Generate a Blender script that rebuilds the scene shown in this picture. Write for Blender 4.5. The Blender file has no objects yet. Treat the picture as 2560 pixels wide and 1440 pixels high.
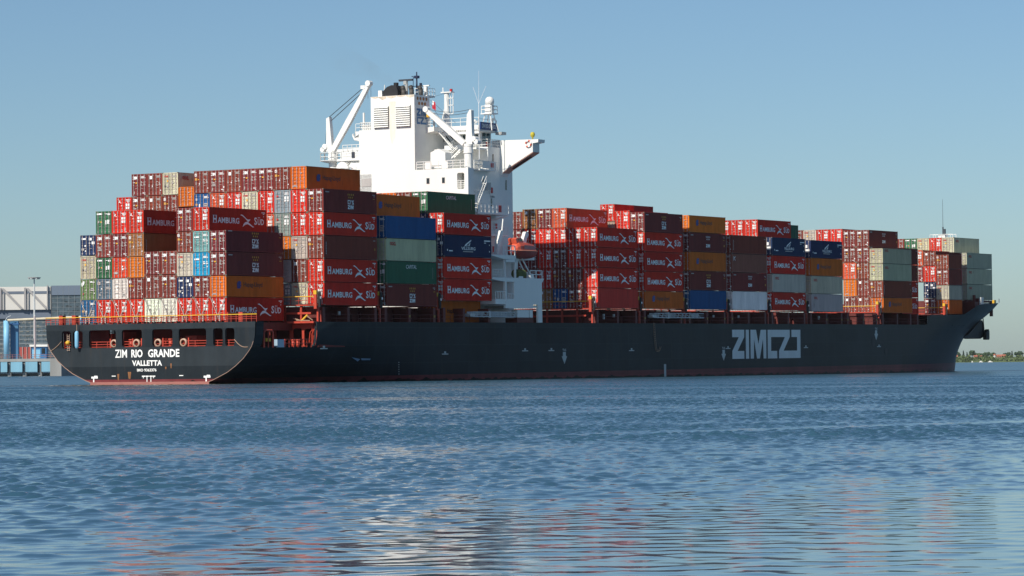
import bpy, bmesh, math, random
import numpy as np
from mathutils import Vector, Matrix, geometry
R = math.radians
random.seed(7)
sc = bpy.context.scene
COL = sc.collection

# ------------------------------------------------------------------ camera, sky, sun, exposure
TRIM = math.atan(0.004007)                      # the ship trims slightly by the stern
SHIP = Matrix.Rotation(-TRIM, 4, 'Y')           # ship axes (x forward, y port, z up) -> world (water at z = 0)
cam = bpy.data.cameras.new('camera'); camo = bpy.data.objects.new('camera', cam); COL.objects.link(camo)
cam.sensor_width = 36.0; cam.lens = 7980.77 / 2560 * 36.0; cam.clip_start = 0.5; cam.clip_end = 20000
fw = Vector((0.86048115, 0.50890528, 0.02424049)); up = Vector((-0.01582701, -0.02085523, 0.99965722)); rt = Vector((0.50923639, -0.86056985, -0.00989109))
CAM = Vector((-316.774, -239.588, 1.942))
camo.matrix_world = Matrix(((rt.x, up.x, -fw.x, CAM.x), (rt.y, up.y, -fw.y, CAM.y), (rt.z, up.z, -fw.z, CAM.z), (0, 0, 0, 1)))
sc.camera = camo
SUN_TRAVEL = Vector((1.0, -0.105, -0.85)).normalized()
to_sun = -SUN_TRAVEL
w = bpy.data.worlds.new('World'); sc.world = w; w.use_nodes = True
nt = w.node_tree; sky = nt.nodes.new('ShaderNodeTexSky'); sky.sky_type = 'NISHITA'; sky.sun_disc = False
sky.sun_elevation = math.asin(to_sun.z); sky.sun_rotation = math.atan2(to_sun.x, to_sun.y)
sky.altitude = 1500; sky.air_density = 1.0; sky.dust_density = 2.0; sky.ozone_density = 4.0
bgn = nt.nodes['Background']; bgn.inputs['Strength'].default_value = 0.10
wb = nt.nodes.new('ShaderNodeVectorMath'); wb.operation = 'MULTIPLY'; wb.inputs[1].default_value = (0.80, 0.88, 0.89)   # the camera's cool white balance
nt.links.new(sky.outputs['Color'], wb.inputs[0]); nt.links.new(wb.outputs[0], bgn.inputs['Color'])
sun = bpy.data.lights.new('sun', 'SUN'); suno = bpy.data.objects.new('sun', sun); COL.objects.link(suno)
sun.energy = 5.0; sun.angle = R(0.5); sun.color = (1.0, 0.93, 0.82)
suno.rotation_euler = SUN_TRAVEL.to_track_quat('-Z', 'Y').to_euler()
sc.view_settings.view_transform = 'Standard'; sc.view_settings.look = 'None'; sc.view_settings.exposure = 0.0; sc.view_settings.gamma = 1.0

# ------------------------------------------------------------------ materials
MATS = {}
def paint(name, col, rough=0.5, var=0.14, scale=0.5, stretch=0.18, metal=0.0, bump=0.0):
    if name in MATS: return MATS[name]
    m = bpy.data.materials.new(name); m.use_nodes = True; t = m.node_tree; b = t.nodes['Principled BSDF']
    b.inputs['Roughness'].default_value = rough; b.inputs['Metallic'].default_value = metal
    tc = t.nodes.new('ShaderNodeTexCoord'); mp = t.nodes.new('ShaderNodeMapping'); mp.inputs['Scale'].default_value = (1, 1, stretch)
    no = t.nodes.new('ShaderNodeTexNoise'); no.inputs['Scale'].default_value = scale; no.inputs['Detail'].default_value = 6; no.inputs['Roughness'].default_value = 0.65
    cr = t.nodes.new('ShaderNodeMapRange'); cr.inputs['From Min'].default_value = 0.3; cr.inputs['From Max'].default_value = 0.7
    cr.inputs['To Min'].default_value = 1 - var; cr.inputs['To Max'].default_value = 1 + var
    mx = t.nodes.new('ShaderNodeVectorMath'); mx.operation = 'SCALE'; mx.inputs[0].default_value = col[:3]
    t.links.new(tc.outputs['Object'], mp.inputs['Vector']); t.links.new(mp.outputs['Vector'], no.inputs['Vector'])
    t.links.new(no.outputs['Fac'], cr.inputs['Value']); t.links.new(cr.outputs['Result'], mx.inputs['Scale']); t.links.new(mx.outputs['Vector'], b.inputs['Base Color'])
    if bump:
        bp = t.nodes.new('ShaderNodeBump'); bp.inputs['Strength'].default_value = bump; bp.inputs['Distance'].default_value = 0.05
        t.links.new(no.outputs['Fac'], bp.inputs['Height']); t.links.new(bp.outputs['Normal'], b.inputs['Normal'])
    MATS[name] = m; return m
def glass(name, col, rough=0.12):
    m = paint(name, col, rough, 0.1, 3.0, 1.0); m.node_tree.nodes['Principled BSDF'].inputs['Specular IOR Level'].default_value = 0.8; return m

def container_paint():
    m = bpy.data.materials.new('container_paint'); m.use_nodes = True; t = m.node_tree; b = t.nodes['Principled BSDF']; N = t.nodes.new; L = t.links.new
    b.inputs['Roughness'].default_value = 0.6; b.inputs['Specular IOR Level'].default_value = 0.2
    oi = N('ShaderNodeObjectInfo'); tc = N('ShaderNodeTexCoord'); mp = N('ShaderNodeMapping'); mp.inputs['Scale'].default_value = (1, 1, 0.16)
    ad = N('ShaderNodeVectorMath'); ad.operation = 'ADD'; sc_ = N('ShaderNodeMath'); sc_.operation = 'MULTIPLY'; sc_.inputs[1].default_value = 57.0
    L(oi.outputs['Random'], sc_.inputs[0]); L(tc.outputs['Object'], mp.inputs['Vector']); L(mp.outputs['Vector'], ad.inputs[0]); L(sc_.outputs[0], ad.inputs[1])
    no = N('ShaderNodeTexNoise'); no.inputs['Scale'].default_value = 1.1; no.inputs['Detail'].default_value = 7; no.inputs['Roughness'].default_value = 0.7; L(ad.outputs[0], no.inputs['Vector'])
    mr = N('ShaderNodeMapRange'); mr.inputs['From Min'].default_value = 0.3; mr.inputs['From Max'].default_value = 0.7; mr.inputs['To Min'].default_value = 0.8; mr.inputs['To Max'].default_value = 1.12; L(no.outputs['Fac'], mr.inputs['Value'])
    rv = N('ShaderNodeMapRange'); rv.inputs['To Min'].default_value = 0.86; rv.inputs['To Max'].default_value = 1.12; L(oi.outputs['Random'], rv.inputs['Value'])
    mu = N('ShaderNodeMath'); mu.operation = 'MULTIPLY'; L(mr.outputs['Result'], mu.inputs[0]); L(rv.outputs['Result'], mu.inputs[1])
    vs = N('ShaderNodeVectorMath'); vs.operation = 'SCALE'; L(oi.outputs['Color'], vs.inputs[0]); L(mu.outputs[0], vs.inputs['Scale'])
    # rust blooms
    n2 = N('ShaderNodeTexNoise'); n2.inputs['Scale'].default_value = 2.6; n2.inputs['Detail'].default_value = 5; L(ad.outputs[0], n2.inputs['Vector'])
    r2 = N('ShaderNodeMapRange'); r2.inputs['From Min'].default_value = 0.66; r2.inputs['From Max'].default_value = 0.76; r2.inputs['To Max'].default_value = 0.55; L(n2.outputs['Fac'], r2.inputs['Value'])
    mx = N('ShaderNodeMix'); mx.data_type = 'RGBA'; mx.inputs['B'].default_value = (0.09, 0.035, 0.018, 1); L(r2.outputs['Result'], mx.inputs['Factor']); L(vs.outputs[0], mx.inputs['A'])
    L(mx.outputs['Result'], b.inputs['Base Color']); return m
M_CONT = container_paint()
M_WHITE = paint('white_marine_paint', (0.80, 0.80, 0.77), 0.45, 0.04, 0.25)
M_WHITE2 = paint('white_lettering', (0.88, 0.89, 0.88), 0.5, 0.06, 2.0)
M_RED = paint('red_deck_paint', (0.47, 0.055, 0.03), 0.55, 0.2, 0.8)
M_MAROON = paint('dark_red_steel', (0.13, 0.022, 0.018), 0.6, 0.3, 0.7)
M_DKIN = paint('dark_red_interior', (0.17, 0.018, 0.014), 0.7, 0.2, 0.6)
M_YEL = paint('yellow_paint', (0.72, 0.42, 0.03), 0.5, 0.15, 2.0)
M_BLACK = paint('soot_black', (0.012, 0.012, 0.014), 0.6, 0.3, 1.0)
M_GREY = paint('galvanised_steel', (0.42, 0.43, 0.42), 0.5, 0.15, 2.0)
M_ALU = paint('weathered_aluminium', (0.55, 0.57, 0.57), 0.45, 0.15, 1.5)
M_LTBLUE = paint('sky_blue_paint', (0.22, 0.50, 0.72), 0.5, 0.12, 0.8)
M_BLUE = paint('blue_lettering', (0.03, 0.12, 0.30), 0.5, 0.1, 2.0)
M_HBLUE = paint('dark_blue_logo', (0.012, 0.035, 0.22), 0.5, 0.1, 2.0)
M_NAVYTXT = paint('navy_text', (0.02, 0.012, 0.02), 0.5, 0.1, 2.0)
M_ORED = paint('red_lettering', (0.50, 0.02, 0.02), 0.5, 0.1, 2.0)
M_MYEL = paint('yellow_marking', (0.70, 0.36, 0.02), 0.5, 0.1, 2.0)
M_MDK = paint('dark_marking', (0.04, 0.045, 0.06), 0.5, 0.1, 2.0)
M_MGREY = paint('grey_marking', (0.45, 0.42, 0.40), 0.5, 0.1, 2.0)
M_ORANGE = paint('orange_dots', (0.38, 0.15, 0.035), 0.5, 0.1, 2.0)
M_BOAT = paint('lifeboat_orange_red', (0.62, 0.10, 0.05), 0.4, 0.1, 1.0)
M_BOATD = paint('lifeboat_dark_red', (0.30, 0.03, 0.025), 0.4, 0.1, 1.0)
M_OLIVE = paint('olive_canvas', (0.10, 0.12, 0.03), 0.8, 0.3, 1.5)
M_GLASS = glass('dark_window_glass', (0.012, 0.018, 0.024))
M_GGLASS = glass('green_window_glass', (0.015, 0.05, 0.055))
M_ROD = paint('lashing_steel', (0.40, 0.36, 0.33), 0.5, 0.2, 3.0)

def hull_paint():
    m = bpy.data.materials.new('black_hull_paint'); m.use_nodes = True; t = m.node_tree; b = t.nodes['Principled BSDF']; N = t.nodes.new; L = t.links.new
    tc = N('ShaderNodeTexCoord'); sp = N('ShaderNodeSeparateXYZ'); L(tc.outputs['Object'], sp.inputs[0])
    st = N('ShaderNodeMath'); st.operation = 'GREATER_THAN'; st.inputs[1].default_value = 0.66; L(sp.outputs['Z'], st.inputs[0])
    mp = N('ShaderNodeMapping'); mp.inputs['Scale'].default_value = (0.12, 0.12, 0.05); L(tc.outputs['Object'], mp.inputs['Vector'])
    no = N('ShaderNodeTexNoise'); no.inputs['Scale'].default_value = 1.6; no.inputs['Detail'].default_value = 8; no.inputs['Roughness'].default_value = 0.7; L(mp.outputs['Vector'], no.inputs['Vector'])
    r1 = N('ShaderNodeMapRange'); r1.inputs['From Min'].default_value = 0.3; r1.inputs['From Max'].default_value = 0.7; r1.inputs['To Min'].default_value = 0.75; r1.inputs['To Max'].default_value = 1.3; L(no.outputs['Fac'], r1.inputs['Value'])
    mx = N('ShaderNodeMix'); mx.data_type = 'RGBA'; mx.inputs['A'].default_value = (0.17, 0.04, 0.045, 1); mx.inputs['B'].default_value = (0.020, 0.026, 0.032, 1); L(st.outputs[0], mx.inputs['Factor'])
    vs = N('ShaderNodeVectorMath'); vs.operation = 'SCALE'; L(mx.outputs['Result'], vs.inputs[0]); L(r1.outputs['Result'], vs.inputs['Scale']); L(vs.outputs[0], b.inputs['Base Color'])
    n2 = N('ShaderNodeTexNoise'); n2.inputs['Scale'].default_value = 0.35; n2.inputs['Detail'].default_value = 3; L(tc.outputs['Object'], n2.inputs['Vector'])
    # plate seams and fine vertical streaks
    cx = N('ShaderNodeCombineXYZ'); L(sp.outputs['X'], cx.inputs['X']); L(sp.outputs['Z'], cx.inputs['Y'])
    bk = N('ShaderNodeTexBrick'); bk.inputs['Scale'].default_value = 1.0; bk.inputs['Brick Width'].default_value = 9.0; bk.inputs['Row Height'].default_value = 2.3; bk.inputs['Mortar Size'].default_value = 0.05; bk.inputs['Mortar Smooth'].default_value = 0.6
    bk.inputs['Color1'].default_value = (.86, .86, .86, 1); bk.inputs['Color2'].default_value = (1.12, 1.12, 1.12, 1); bk.inputs['Mortar'].default_value = (1.5, 1.45, 1.4, 1); L(cx.outputs[0], bk.inputs['Vector'])
    m3 = N('ShaderNodeVectorMath'); m3.operation = 'MULTIPLY'; L(vs.outputs[0], m3.inputs[0]); L(bk.outputs['Color'], m3.inputs[1])
    mp4 = N('ShaderNodeMapping'); mp4.inputs['Scale'].default_value = (1.3, 1.3, 0.10); L(tc.outputs['Object'], mp4.inputs['Vector'])
    n4 = N('ShaderNodeTexNoise'); n4.inputs['Scale'].default_value = 1.0; n4.inputs['Detail'].default_value = 5; L(mp4.outputs['Vector'], n4.inputs['Vector'])
    r4 = N('ShaderNodeMapRange'); r4.inputs['From Min'].default_value = 0.58; r4.inputs['From Max'].default_value = 0.74; r4.inputs['To Max'].default_value = 0.4; L(n4.outputs['Fac'], r4.inputs['Value'])
    m5 = N('ShaderNodeMix'); m5.data_type = 'RGBA'; m5.inputs['B'].default_value = (0.05, 0.045, 0.042, 1); L(r4.outputs['Result'], m5.inputs['Factor']); L(m3.outputs[0], m5.inputs['A'])
    # wet, weedy edge at the waterline
    n6 = N('ShaderNodeTexNoise'); n6.inputs['Scale'].default_value = 0.5; n6.inputs['Detail'].default_value = 6; L(tc.outputs['Object'], n6.inputs['Vector'])
    w6 = N('ShaderNodeMath'); w6.operation = 'MULTIPLY_ADD'; w6.inputs[1].default_value = 1.6; L(n6.outputs['Fac'], w6.inputs[0])
    tz = N('ShaderNodeMath'); tz.operation = 'MULTIPLY_ADD'; tz.inputs[1].default_value = -0.004; tz.inputs[2].default_value = -0.55; L(sp.outputs['X'], tz.inputs[0]); L(tz.outputs[0], w6.inputs[2])
    g6 = N('ShaderNodeMath'); g6.operation = 'LESS_THAN'; L(sp.outputs['Z'], g6.inputs[0]); L(w6.outputs[0], g6.inputs[1])
    m6 = N('ShaderNodeMix'); m6.data_type = 'RGBA'; m6.inputs['B'].default_value = (0.022, 0.016, 0.014, 1); L(g6.outputs[0], m6.inputs['Factor']); L(m5.outputs['Result'], m6.inputs['A']); L(m6.outputs['Result'], b.inputs['Base Color'])
    bp = N('ShaderNodeBump'); bp.inputs['Strength'].default_value = 0.25; bp.inputs['Distance'].default_value = 0.06; L(n2.outputs['Fac'], bp.inputs['Height']); L(bp.outputs['Normal'], b.inputs['Normal'])
    b.inputs['Roughness'].default_value = 0.38; b.inputs['Specular IOR Level'].default_value = 0.07
    return m
M_HULL = hull_paint()

# ------------------------------------------------------------------ mesh builder
class MB:
    def __init__(s): s.v = []; s.f = []; s.mi = []; s.u = []
    def add(s, vs, fs, mi=0):
        n = len(s.v); s.u.append((n, len(s.f))); s.v += [tuple(v) for v in vs]; s.f += [tuple(i + n for i in f) for f in fs]; s.mi += [mi] * len(fs); return s
    def box(s, x0, x1, y0, y1, z0, z1, mi=0):
        return s.add([(x0,y0,z0),(x1,y0,z0),(x1,y1,z0),(x0,y1,z0),(x0,y0,z1),(x1,y0,z1),(x1,y1,z1),(x0,y1,z1)],
                     [(0,3,2,1),(4,5,6,7),(0,1,5,4),(1,2,6,5),(2,3,7,6),(3,0,4,7)], mi)
    def tube(s, p0, p1, r, n=6, r1=None, mi=0):
        p0 = Vector(p0); p1 = Vector(p1); d = (p1 - p0)
        if d.length < 1e-6: return s
        d.normalize(); a = d.orthogonal().normalized(); b = d.cross(a); r1 = r if r1 is None else r1
        vs = [p0 + r * (math.cos(2*math.pi*i/n) * a + math.sin(2*math.pi*i/n) * b) for i in range(n)] + [p1 + r1 * (math.cos(2*math.pi*i/n) * a + math.sin(2*math.pi*i/n) * b) for i in range(n)]
        fs = [(i, (i+1) % n, n + (i+1) % n, n + i) for i in range(n)] + [tuple(range(n))[::-1], tuple(range(n, 2*n))]
        return s.add(vs, fs, mi)
    def path(s, pts, r, n=5, mi=0):
        for a, b in zip(pts[:-1], pts[1:]): s.tube(a, b, r, n, mi=mi)
        return s
    def prism(s, pts, d, mi=0):
        n = len(pts); d = Vector(d); vs = [Vector(p) for p in pts] + [Vector(p) + d for p in pts]
        return s.add(vs, [tuple(range(n)), tuple(range(2*n-1, n-1, -1))] + [(i, i+n, (i+1) % n + n, (i+1) % n) for i in range(n)], mi)
    def holed(s, outer, holes, fn, d, mi=0):
        loops = [outer] + holes; flat = [p for l in loops for p in l]
        tris = geometry.tessellate_polygon([[Vector((p[0], p[1], 0)) for p in l] for l in loops])
        d = Vector(d); A = [Vector(fn(*p)) for p in flat]; B = [a + d for a in A]; n = len(flat); fs = [tuple(t) for t in tris] + [tuple(i + n for i in reversed(t)) for t in tris]
        k = 0
        for l in loops:
            m = len(l)
            for i in range(m): fs.append((k+i, k+(i+1) % m, n+k+(i+1) % m, n+k+i))
            k += m
        return s.add(A + B, fs, mi)
    def lathe(s, c, prof, n=12, mi=0, axis=2, a0=0.0, cap=True):
        c = Vector(c); vs = []
        for r, z in prof:
            for i in range(n):
                a = a0 + 2*math.pi*i/n; p = [r*math.cos(a), r*math.sin(a), z]
                if axis == 0: p = [p[2], p[0], p[1]]
                if axis == 1: p = [p[0], p[2], p[1]]
                vs.append(c + Vector(p))
        fs = []
        for j in range(len(prof)-1):
            for i in range(n): fs.append((j*n+i, j*n+(i+1) % n, (j+1)*n+(i+1) % n, (j+1)*n+i))
        if cap: fs += [tuple(range(n))[::-1], tuple(range((len(prof)-1)*n, len(prof)*n))]
        return s.add(vs, fs, mi)
    def text(s, body, fn, w, h, mi=0, bold=0.0, d=None):
        vs, fs = glyphs(body, bold); return s.add([fn(x*w, y*h) for x, y in vs], fs, mi)
    def pieces(s):
        V = np.array(s.v, float); k = len(s.u); ends = s.u[1:] + [(len(s.v), len(s.f))]
        lo = np.array([V[a[0]:b[0]].min(0) for a, b in zip(s.u, ends)]); hi = np.array([V[a[0]:b[0]].max(0) for a, b in zip(s.u, ends)]); sz = (hi-lo).max(1); grp = list(range(k))
        def find(i):
            while grp[i] != i: grp[i] = grp[grp[i]]; i = grp[i]
            return i
        for i in range(k):
            gap = np.maximum(0, np.maximum(lo[i]-hi, lo-hi[i])); near = np.sqrt((gap**2).sum(1)) <= np.maximum(0.02, 0.5*np.maximum(sz[i], sz))
            for j in np.nonzero(near)[0]: grp[find(i)] = find(int(j))
        out = {}
        for i in range(k):
            m = out.setdefault(find(i), MB()); (a, fa), (b, fb) = s.u[i], ends[i]
            n = len(m.v); m.u.append((n, len(m.f))); m.v += s.v[a:b]; m.f += [tuple(q-a+n for q in f) for f in s.f[fa:fb]]; m.mi += s.mi[fa:fb]
        return list(out.values())
    def mesh(s, name, mats, smooth=False, fix=True):
        me = bpy.data.meshes.new(name); me.from_pydata(s.v, [], s.f)
        for m in mats: me.materials.append(m)
        if len(mats) > 1: me.polygons.foreach_set('material_index', s.mi)
        if fix:
            b = bmesh.new(); b.from_mesh(me); bmesh.ops.recalc_face_normals(b, faces=b.faces); b.to_mesh(me); b.free()
        if smooth: me.polygons.foreach_set('use_smooth', [True]*len(me.polygons))
        me.update(); return me
    def build(s, name, mats, parent=None, smooth=False, fix=True):
        if not isinstance(mats, (list, tuple)): mats = [mats]
        return link(name, s.mesh(name, mats, smooth, fix), parent)
def link(name, me, parent=None):
    o = bpy.data.objects.new(name, me); COL.objects.link(o)
    if parent is not None: o.parent = parent
    return o
def tag(o, label, cat, group=None, kind=None):
    if label: o['label'] = label
    if cat: o['category'] = cat
    if group: o['group'] = group
    if kind: o['kind'] = kind
    return o
def empty(name, loc=(0,0,0), label=None, cat=None, group=None, ship=True, rz=0.0):
    o = bpy.data.objects.new(name, None); COL.objects.link(o); o.empty_display_size = 0.5
    M = Matrix.Translation(Vector(loc)) @ Matrix.Rotation(rz, 4, 'Z')
    M = SHIP @ M if ship else M
    o.location = M.to_translation(); o.rotation_euler = M.to_euler(); tag(o, label, cat, group); return o
_G = {}
def glyphs(body, bold=0.0):
    k = (body, bold)
    if k in _G: return _G[k]
    fc = bpy.data.curves.new('lettering', 'FONT'); fc.body = body; fc.size = 1; fc.offset = bold; fc.resolution_u = 2
    o = bpy.data.objects.new('lettering', fc); COL.objects.link(o); dg = bpy.context.evaluated_depsgraph_get(); ev = o.evaluated_get(dg); me = ev.to_mesh()
    vs = [(v.co.x, v.co.y) for v in me.vertices]; fs = [tuple(p.vertices) for p in me.polygons]; ev.to_mesh_clear()
    bpy.data.objects.remove(o); bpy.data.curves.remove(fc)
    x0 = min(v[0] for v in vs); x1 = max(v[0] for v in vs); y0 = min(v[1] for v in vs); y1 = max(v[1] for v in vs)
    vs = [((x-x0)/(x1-x0), (y-y0)/(y1-y0)) for x, y in vs]; _G[k] = (vs, fs); return _G[k]
def rrect(y0, y1, z0, z1, r=0.3, n=4):
    pts = []
    for cy, cz, a0 in ((y1-r, z1-r, 0), (y0+r, z1-r, 90), (y0+r, z0+r, 180), (y1-r, z0+r, 270)):
        for i in range(n+1): a = R(a0 + 90*i/n); pts.append((cy + r*math.cos(a), cz + r*math.sin(a)))
    return pts
def interp(x, xs, ys):
    return float(np.interp(x, xs, ys))

# ================================================================== WATER
def water():
    dth = R(0.025); ths = np.arange(R(-12.2), R(12.2), dth); rows = [24.0]
    while rows[-1] < 9500:
        d = rows[-1]; rows.append(d + (0.1 if d < 80 else d*0.0009 if d < 420 else d*0.004 if d < 1300 else d*0.03))
    D = np.array(rows); dr = np.gradient(D); yaw = R(30.6)
    P, T = np.meshgrid(D, ths, indexing='ij'); DR = np.repeat(dr[:, None], len(ths), 1)
    X = CAM.x + P*np.cos(yaw - T); Y = CAM.y + P*np.sin(yaw - T)
    rng = np.random.default_rng(3); Z = np.zeros_like(X); lost = np.zeros_like(X); var = np.full_like(X, 1e-9)
    ef = np.array([math.cos(yaw), math.sin(yaw)])
    # local frame: f along the view, l across
    Fc = (X-CAM.x)*ef[0] + (Y-CAM.y)*ef[1]; Lc = (X-CAM.x)*ef[1] - (Y-CAM.y)*ef[0]
    # sheltered, smooth water by the near bank; wind-ruffled further out; slick bands and gust patches
    ss = lambda a, b, x: np.clip((x-a)/(b-a), 0, 1)**2*(3-2*np.clip((x-a)/(b-a), 0, 1))
    gust = np.zeros_like(X)
    for i in range(14):
        lam = rng.uniform(9, 60); a = rng.uniform(-0.5, 0.5); k = 2*math.pi/lam
        gust += np.sin(k*(Fc*math.cos(a)*0.8 + Lc*math.sin(a)*0.5 + Lc*rng.uniform(-.3, .3)) + rng.uniform(0, 6.28))
    gust = gust/2.65
    edge = 35 + 1.8*Lc + 2.5*np.sin(Lc*0.5+1.0) + 2*np.sin(Lc*0.9+Fc*.2)
    amp = 0.13 + 0.87*ss(edge-7, edge+34, Fc)
    amp *= np.clip(1 + 0.28*gust, 0.35, 1.7)
    sl = Fc - (87 + Lc*0.9); amp *= 1 - 0.75*np.exp(-(sl/2.2)**2)*ss(-4, 3, Lc)
    N = 70
    for i in range(N):
        lam = 0.22*(3.2/0.22)**((i + rng.random())/N); a = rng.normal(0.12, 0.62 if lam < 0.9 else 0.95); k = 2*math.pi/lam
        s = 0.028*(0.5 if lam > 1.8 else 1.0)
        wgt = np.clip(lam/(1.1*np.maximum(DR, P*dth*0.6)) - 0.5, 0, 1)
        near = 0.3 if lam > 1.0 else 1.1 if lam > .5 else .7
        A = amp*(near + ((0.14 if lam > 1.3 else 0.5 if lam > .8 else 1.3)-near)*ss(32, 70, Fc))
        ph = k*(Fc*math.cos(a) + Lc*math.sin(a)) + rng.uniform(0, 6.28)
        sn = np.sin(ph + 0.35*np.sin(0.31*k*(Lc+0.3*Fc) + i))
        Z += A*wgt*(s/k)*sn; var += (A*wgt*s/k)**2*0.5
        lost += (A*s)**2*0.5*(1 - wgt**2)
    sd = np.sqrt(var); al = 0.38; Z = sd*(np.exp(al*np.clip(Z/sd, -2.6, 2.6)) - math.exp(al*al/2))/al      # narrow crests, broad flat troughs
    rough = np.sqrt(np.sqrt(np.clip(lost*0.6 + (0.004 + 0.012*ss(35, 90, Fc))**2, 1e-6, 0.2)))*1.0
    rough = np.clip(rough, 0.04, 0.3)
    nr, nc = X.shape; V = np.stack([X, Y, Z], -1).reshape(-1, 3)
    idx = np.arange(nr*nc).reshape(nr, nc); F = np.stack([idx[:-1, :-1], idx[:-1, 1:], idx[1:, 1:], idx[1:, :-1]], -1).reshape(-1, 4)
    # wide flat sheet a little lower carries the river on beyond the finely modelled part
    n0 = len(V); B = []
    g = np.array([-9000, -3000, -900, -320, 0, 400, 1200, 3500, 9500], float)
    for gx in g:
        for gy in g: B.append((gx, gy, -0.35))
    V = np.concatenate([V, np.array(B)]); m = len(g)
    F2 = [(n0+i*m+j, n0+(i+1)*m+j, n0+(i+1)*m+j+1, n0+i*m+j+1) for i in range(m-1) for j in range(m-1)]
    F = np.concatenate([F, np.array(F2)]); rough = np.concatenate([rough.reshape(-1), np.full(m*m, 0.35)])
    me = bpy.data.meshes.new('water'); me.vertices.add(len(V)); me.vertices.foreach_set('co', V.astype(np.float32).ravel())
    me.loops.add(F.size); me.loops.foreach_set('vertex_index', F.astype(np.int32).ravel())
    me.polygons.add(len(F)); me.polygons.foreach_set('loop_start', np.arange(0, F.size, 4, dtype=np.int32)); me.polygons.foreach_set('loop_total', np.full(len(F), 4, dtype=np.int32))
    me.polygons.foreach_set('use_smooth', np.ones(len(F), dtype=bool))
    at = me.attributes.new('ripple', 'FLOAT', 'POINT'); at.data.foreach_set('value', rough.astype(np.float32))
    me.update(calc_edges=True)
    m_ = bpy.data.materials.new('river_water'); m_.use_nodes = True; t = m_.node_tree; b = t.nodes['Principled BSDF']; N_ = t.nodes.new; L = t.links.new
    an = N_('ShaderNodeAttribute'); an.attribute_name = 'ripple'; L(an.outputs['Fac'], b.inputs['Roughness']); b.inputs['IOR'].default_value = 1.333
    # foam and stirred-up silt round the stern
    tc = N_('ShaderNodeTexCoord'); mp = N_('ShaderNodeMapping'); mp.inputs['Scale'].default_value = (0.25, 0.6, 1); L(tc.outputs['Object'], mp.inputs['Vector'])
    no = N_('ShaderNodeTexNoise'); no.inputs['Scale'].default_value = 2.2; no.inputs['Detail'].default_value = 7; L(mp.outputs['Vector'], no.inputs['Vector'])
    sp = N_('ShaderNodeSeparateXYZ'); L(tc.outputs['Object'], sp.inputs[0])
    def mr(src, a, b_, c, d):
        q = N_('ShaderNodeMapRange'); q.interpolation_type = 'SMOOTHSTEP'; q.inputs['From Min'].default_value = a; q.inputs['From Max'].default_value = b_; q.inputs['To Min'].default_value = c; q.inputs['To Max'].default_value = d; L(src, q.inputs['Value']); return q.outputs['Result']
    def mul(a, b_, op='MULTIPLY'):
        q = N_('ShaderNodeMath'); q.operation = op; L(a, q.inputs[0]); L(b_, q.inputs[1]); return q.outputs[0]
    absy = N_('ShaderNodeMath'); absy.operation = 'ABSOLUTE'; L(sp.outputs['Y'], absy.inputs[0])
    wake = mul(mul(mr(sp.outputs['X'], -26, -3, 0, 1), mr(sp.outputs['X'], 0.5, 3, 1, 0)), mr(absy.outputs[0], 9, 19, 1, 0))
    foam = mul(wake, mr(no.outputs['Fac'], 0.50, 0.62, 0, 0.75))
    mx1 = N_('ShaderNodeMix'); mx1.data_type = 'RGBA'; mx1.inputs['A'].default_value = (0.032, 0.088, 0.135, 1); mx1.inputs['B'].default_value = (0.06, 0.055, 0.035, 1); L(wake, mx1.inputs['Factor'])
    mx2 = N_('ShaderNodeMix'); mx2.data_type = 'RGBA'; mx2.inputs['B'].default_value = (0.62, 0.58, 0.48, 1); L(foam, mx2.inputs['Factor']); L(mx1.outputs['Result'], mx2.inputs['A']); L(mx2.outputs['Result'], b.inputs['Base Color'])
    me.materials.append(m_)
    o = link('water', me); tag(o, 'blue wind-ruffled river water, glassy near the bank', 'water', kind='structure')
water()

# ================================================================== SHIP
ship = empty('container_ship', (0, 0, 0), 'long black container ship with a tall white bridge tower and funnel', 'ship')
APART = {'coaming_stay', 'thruster_mark', 'rubbing_edge', 'mooring_winch', 'side_platform', 'lashing_rod', 'side_mark', 'draught_mark', 'scupper', 'rust_stain', 'scrape_mark', 'mooring_line', 'mooring_rope', 'stanchion', 'davit_foot', 'fire_cabinet', 'deck_locker', 'windlass', 'port_platform', 'davit_support', 'bridge_deck_rail', 'deck_rail', 'platform_rail', 'bow_rail', 'embarkation_rail', 'deck_pipe', 'container_pedestal', 'mooring_rail', 'side_rail', 'hatch_coaming', 'stay_wire', 'tower_rail'}
def S(name, mb, mats, parent=None, smooth=False, fix=True):
    parent = parent or ship
    if name not in APART: return mb.build(name, mats, parent, smooth, fix)
    last = None                                   # pieces that stand apart become parts of their own
    for m in mb.pieces(): last = m.build(name, mats, parent, smooth, fix)
    return last
HB = 16.1
TRZ = [-1.6, 0.3, 0.52, 1.44, 2.2, 3.07, 4.05, 4.81, 5.9, 7.58]; TRB = [4.0, 9.1, 9.8, 11.95, 13.17, 14.3, 15.2, 15.75, 16.02, 16.1]
def sternb(x, z):
    b0 = interp(z, TRZ, TRB); t = min(1, max(0, x/42.0)); t = t*t*(3-2*t); return b0 + (HB-b0)*t
STZ = [-1.6, 0, 1.9, 4.2, 6.0, 7.0, 7.9, 8.85, 9.76, 10.7, 12.4]; STX = [255.0, 255.6, 256.2, 257.2, 258.3, 260.3, 261.9, 264.5, 266.8, 268.2, 269.6]
def bow(u, z):
    xs = interp(z, STZ, STX); h = min(1, max(0, (z+1.6)/14.0)); u0 = 0.05 + 0.42*h**1.35; p = 1.4 + 0.75*h; t = max(0, (u-u0)/(1-u0))
    return 190 + u*(xs-190), min(HB, HB*(1-t**p) + 0.02)
def bowb(x, z): return bow((x-190)/(interp(z, STZ, STX)-190), z)[1]
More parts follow.
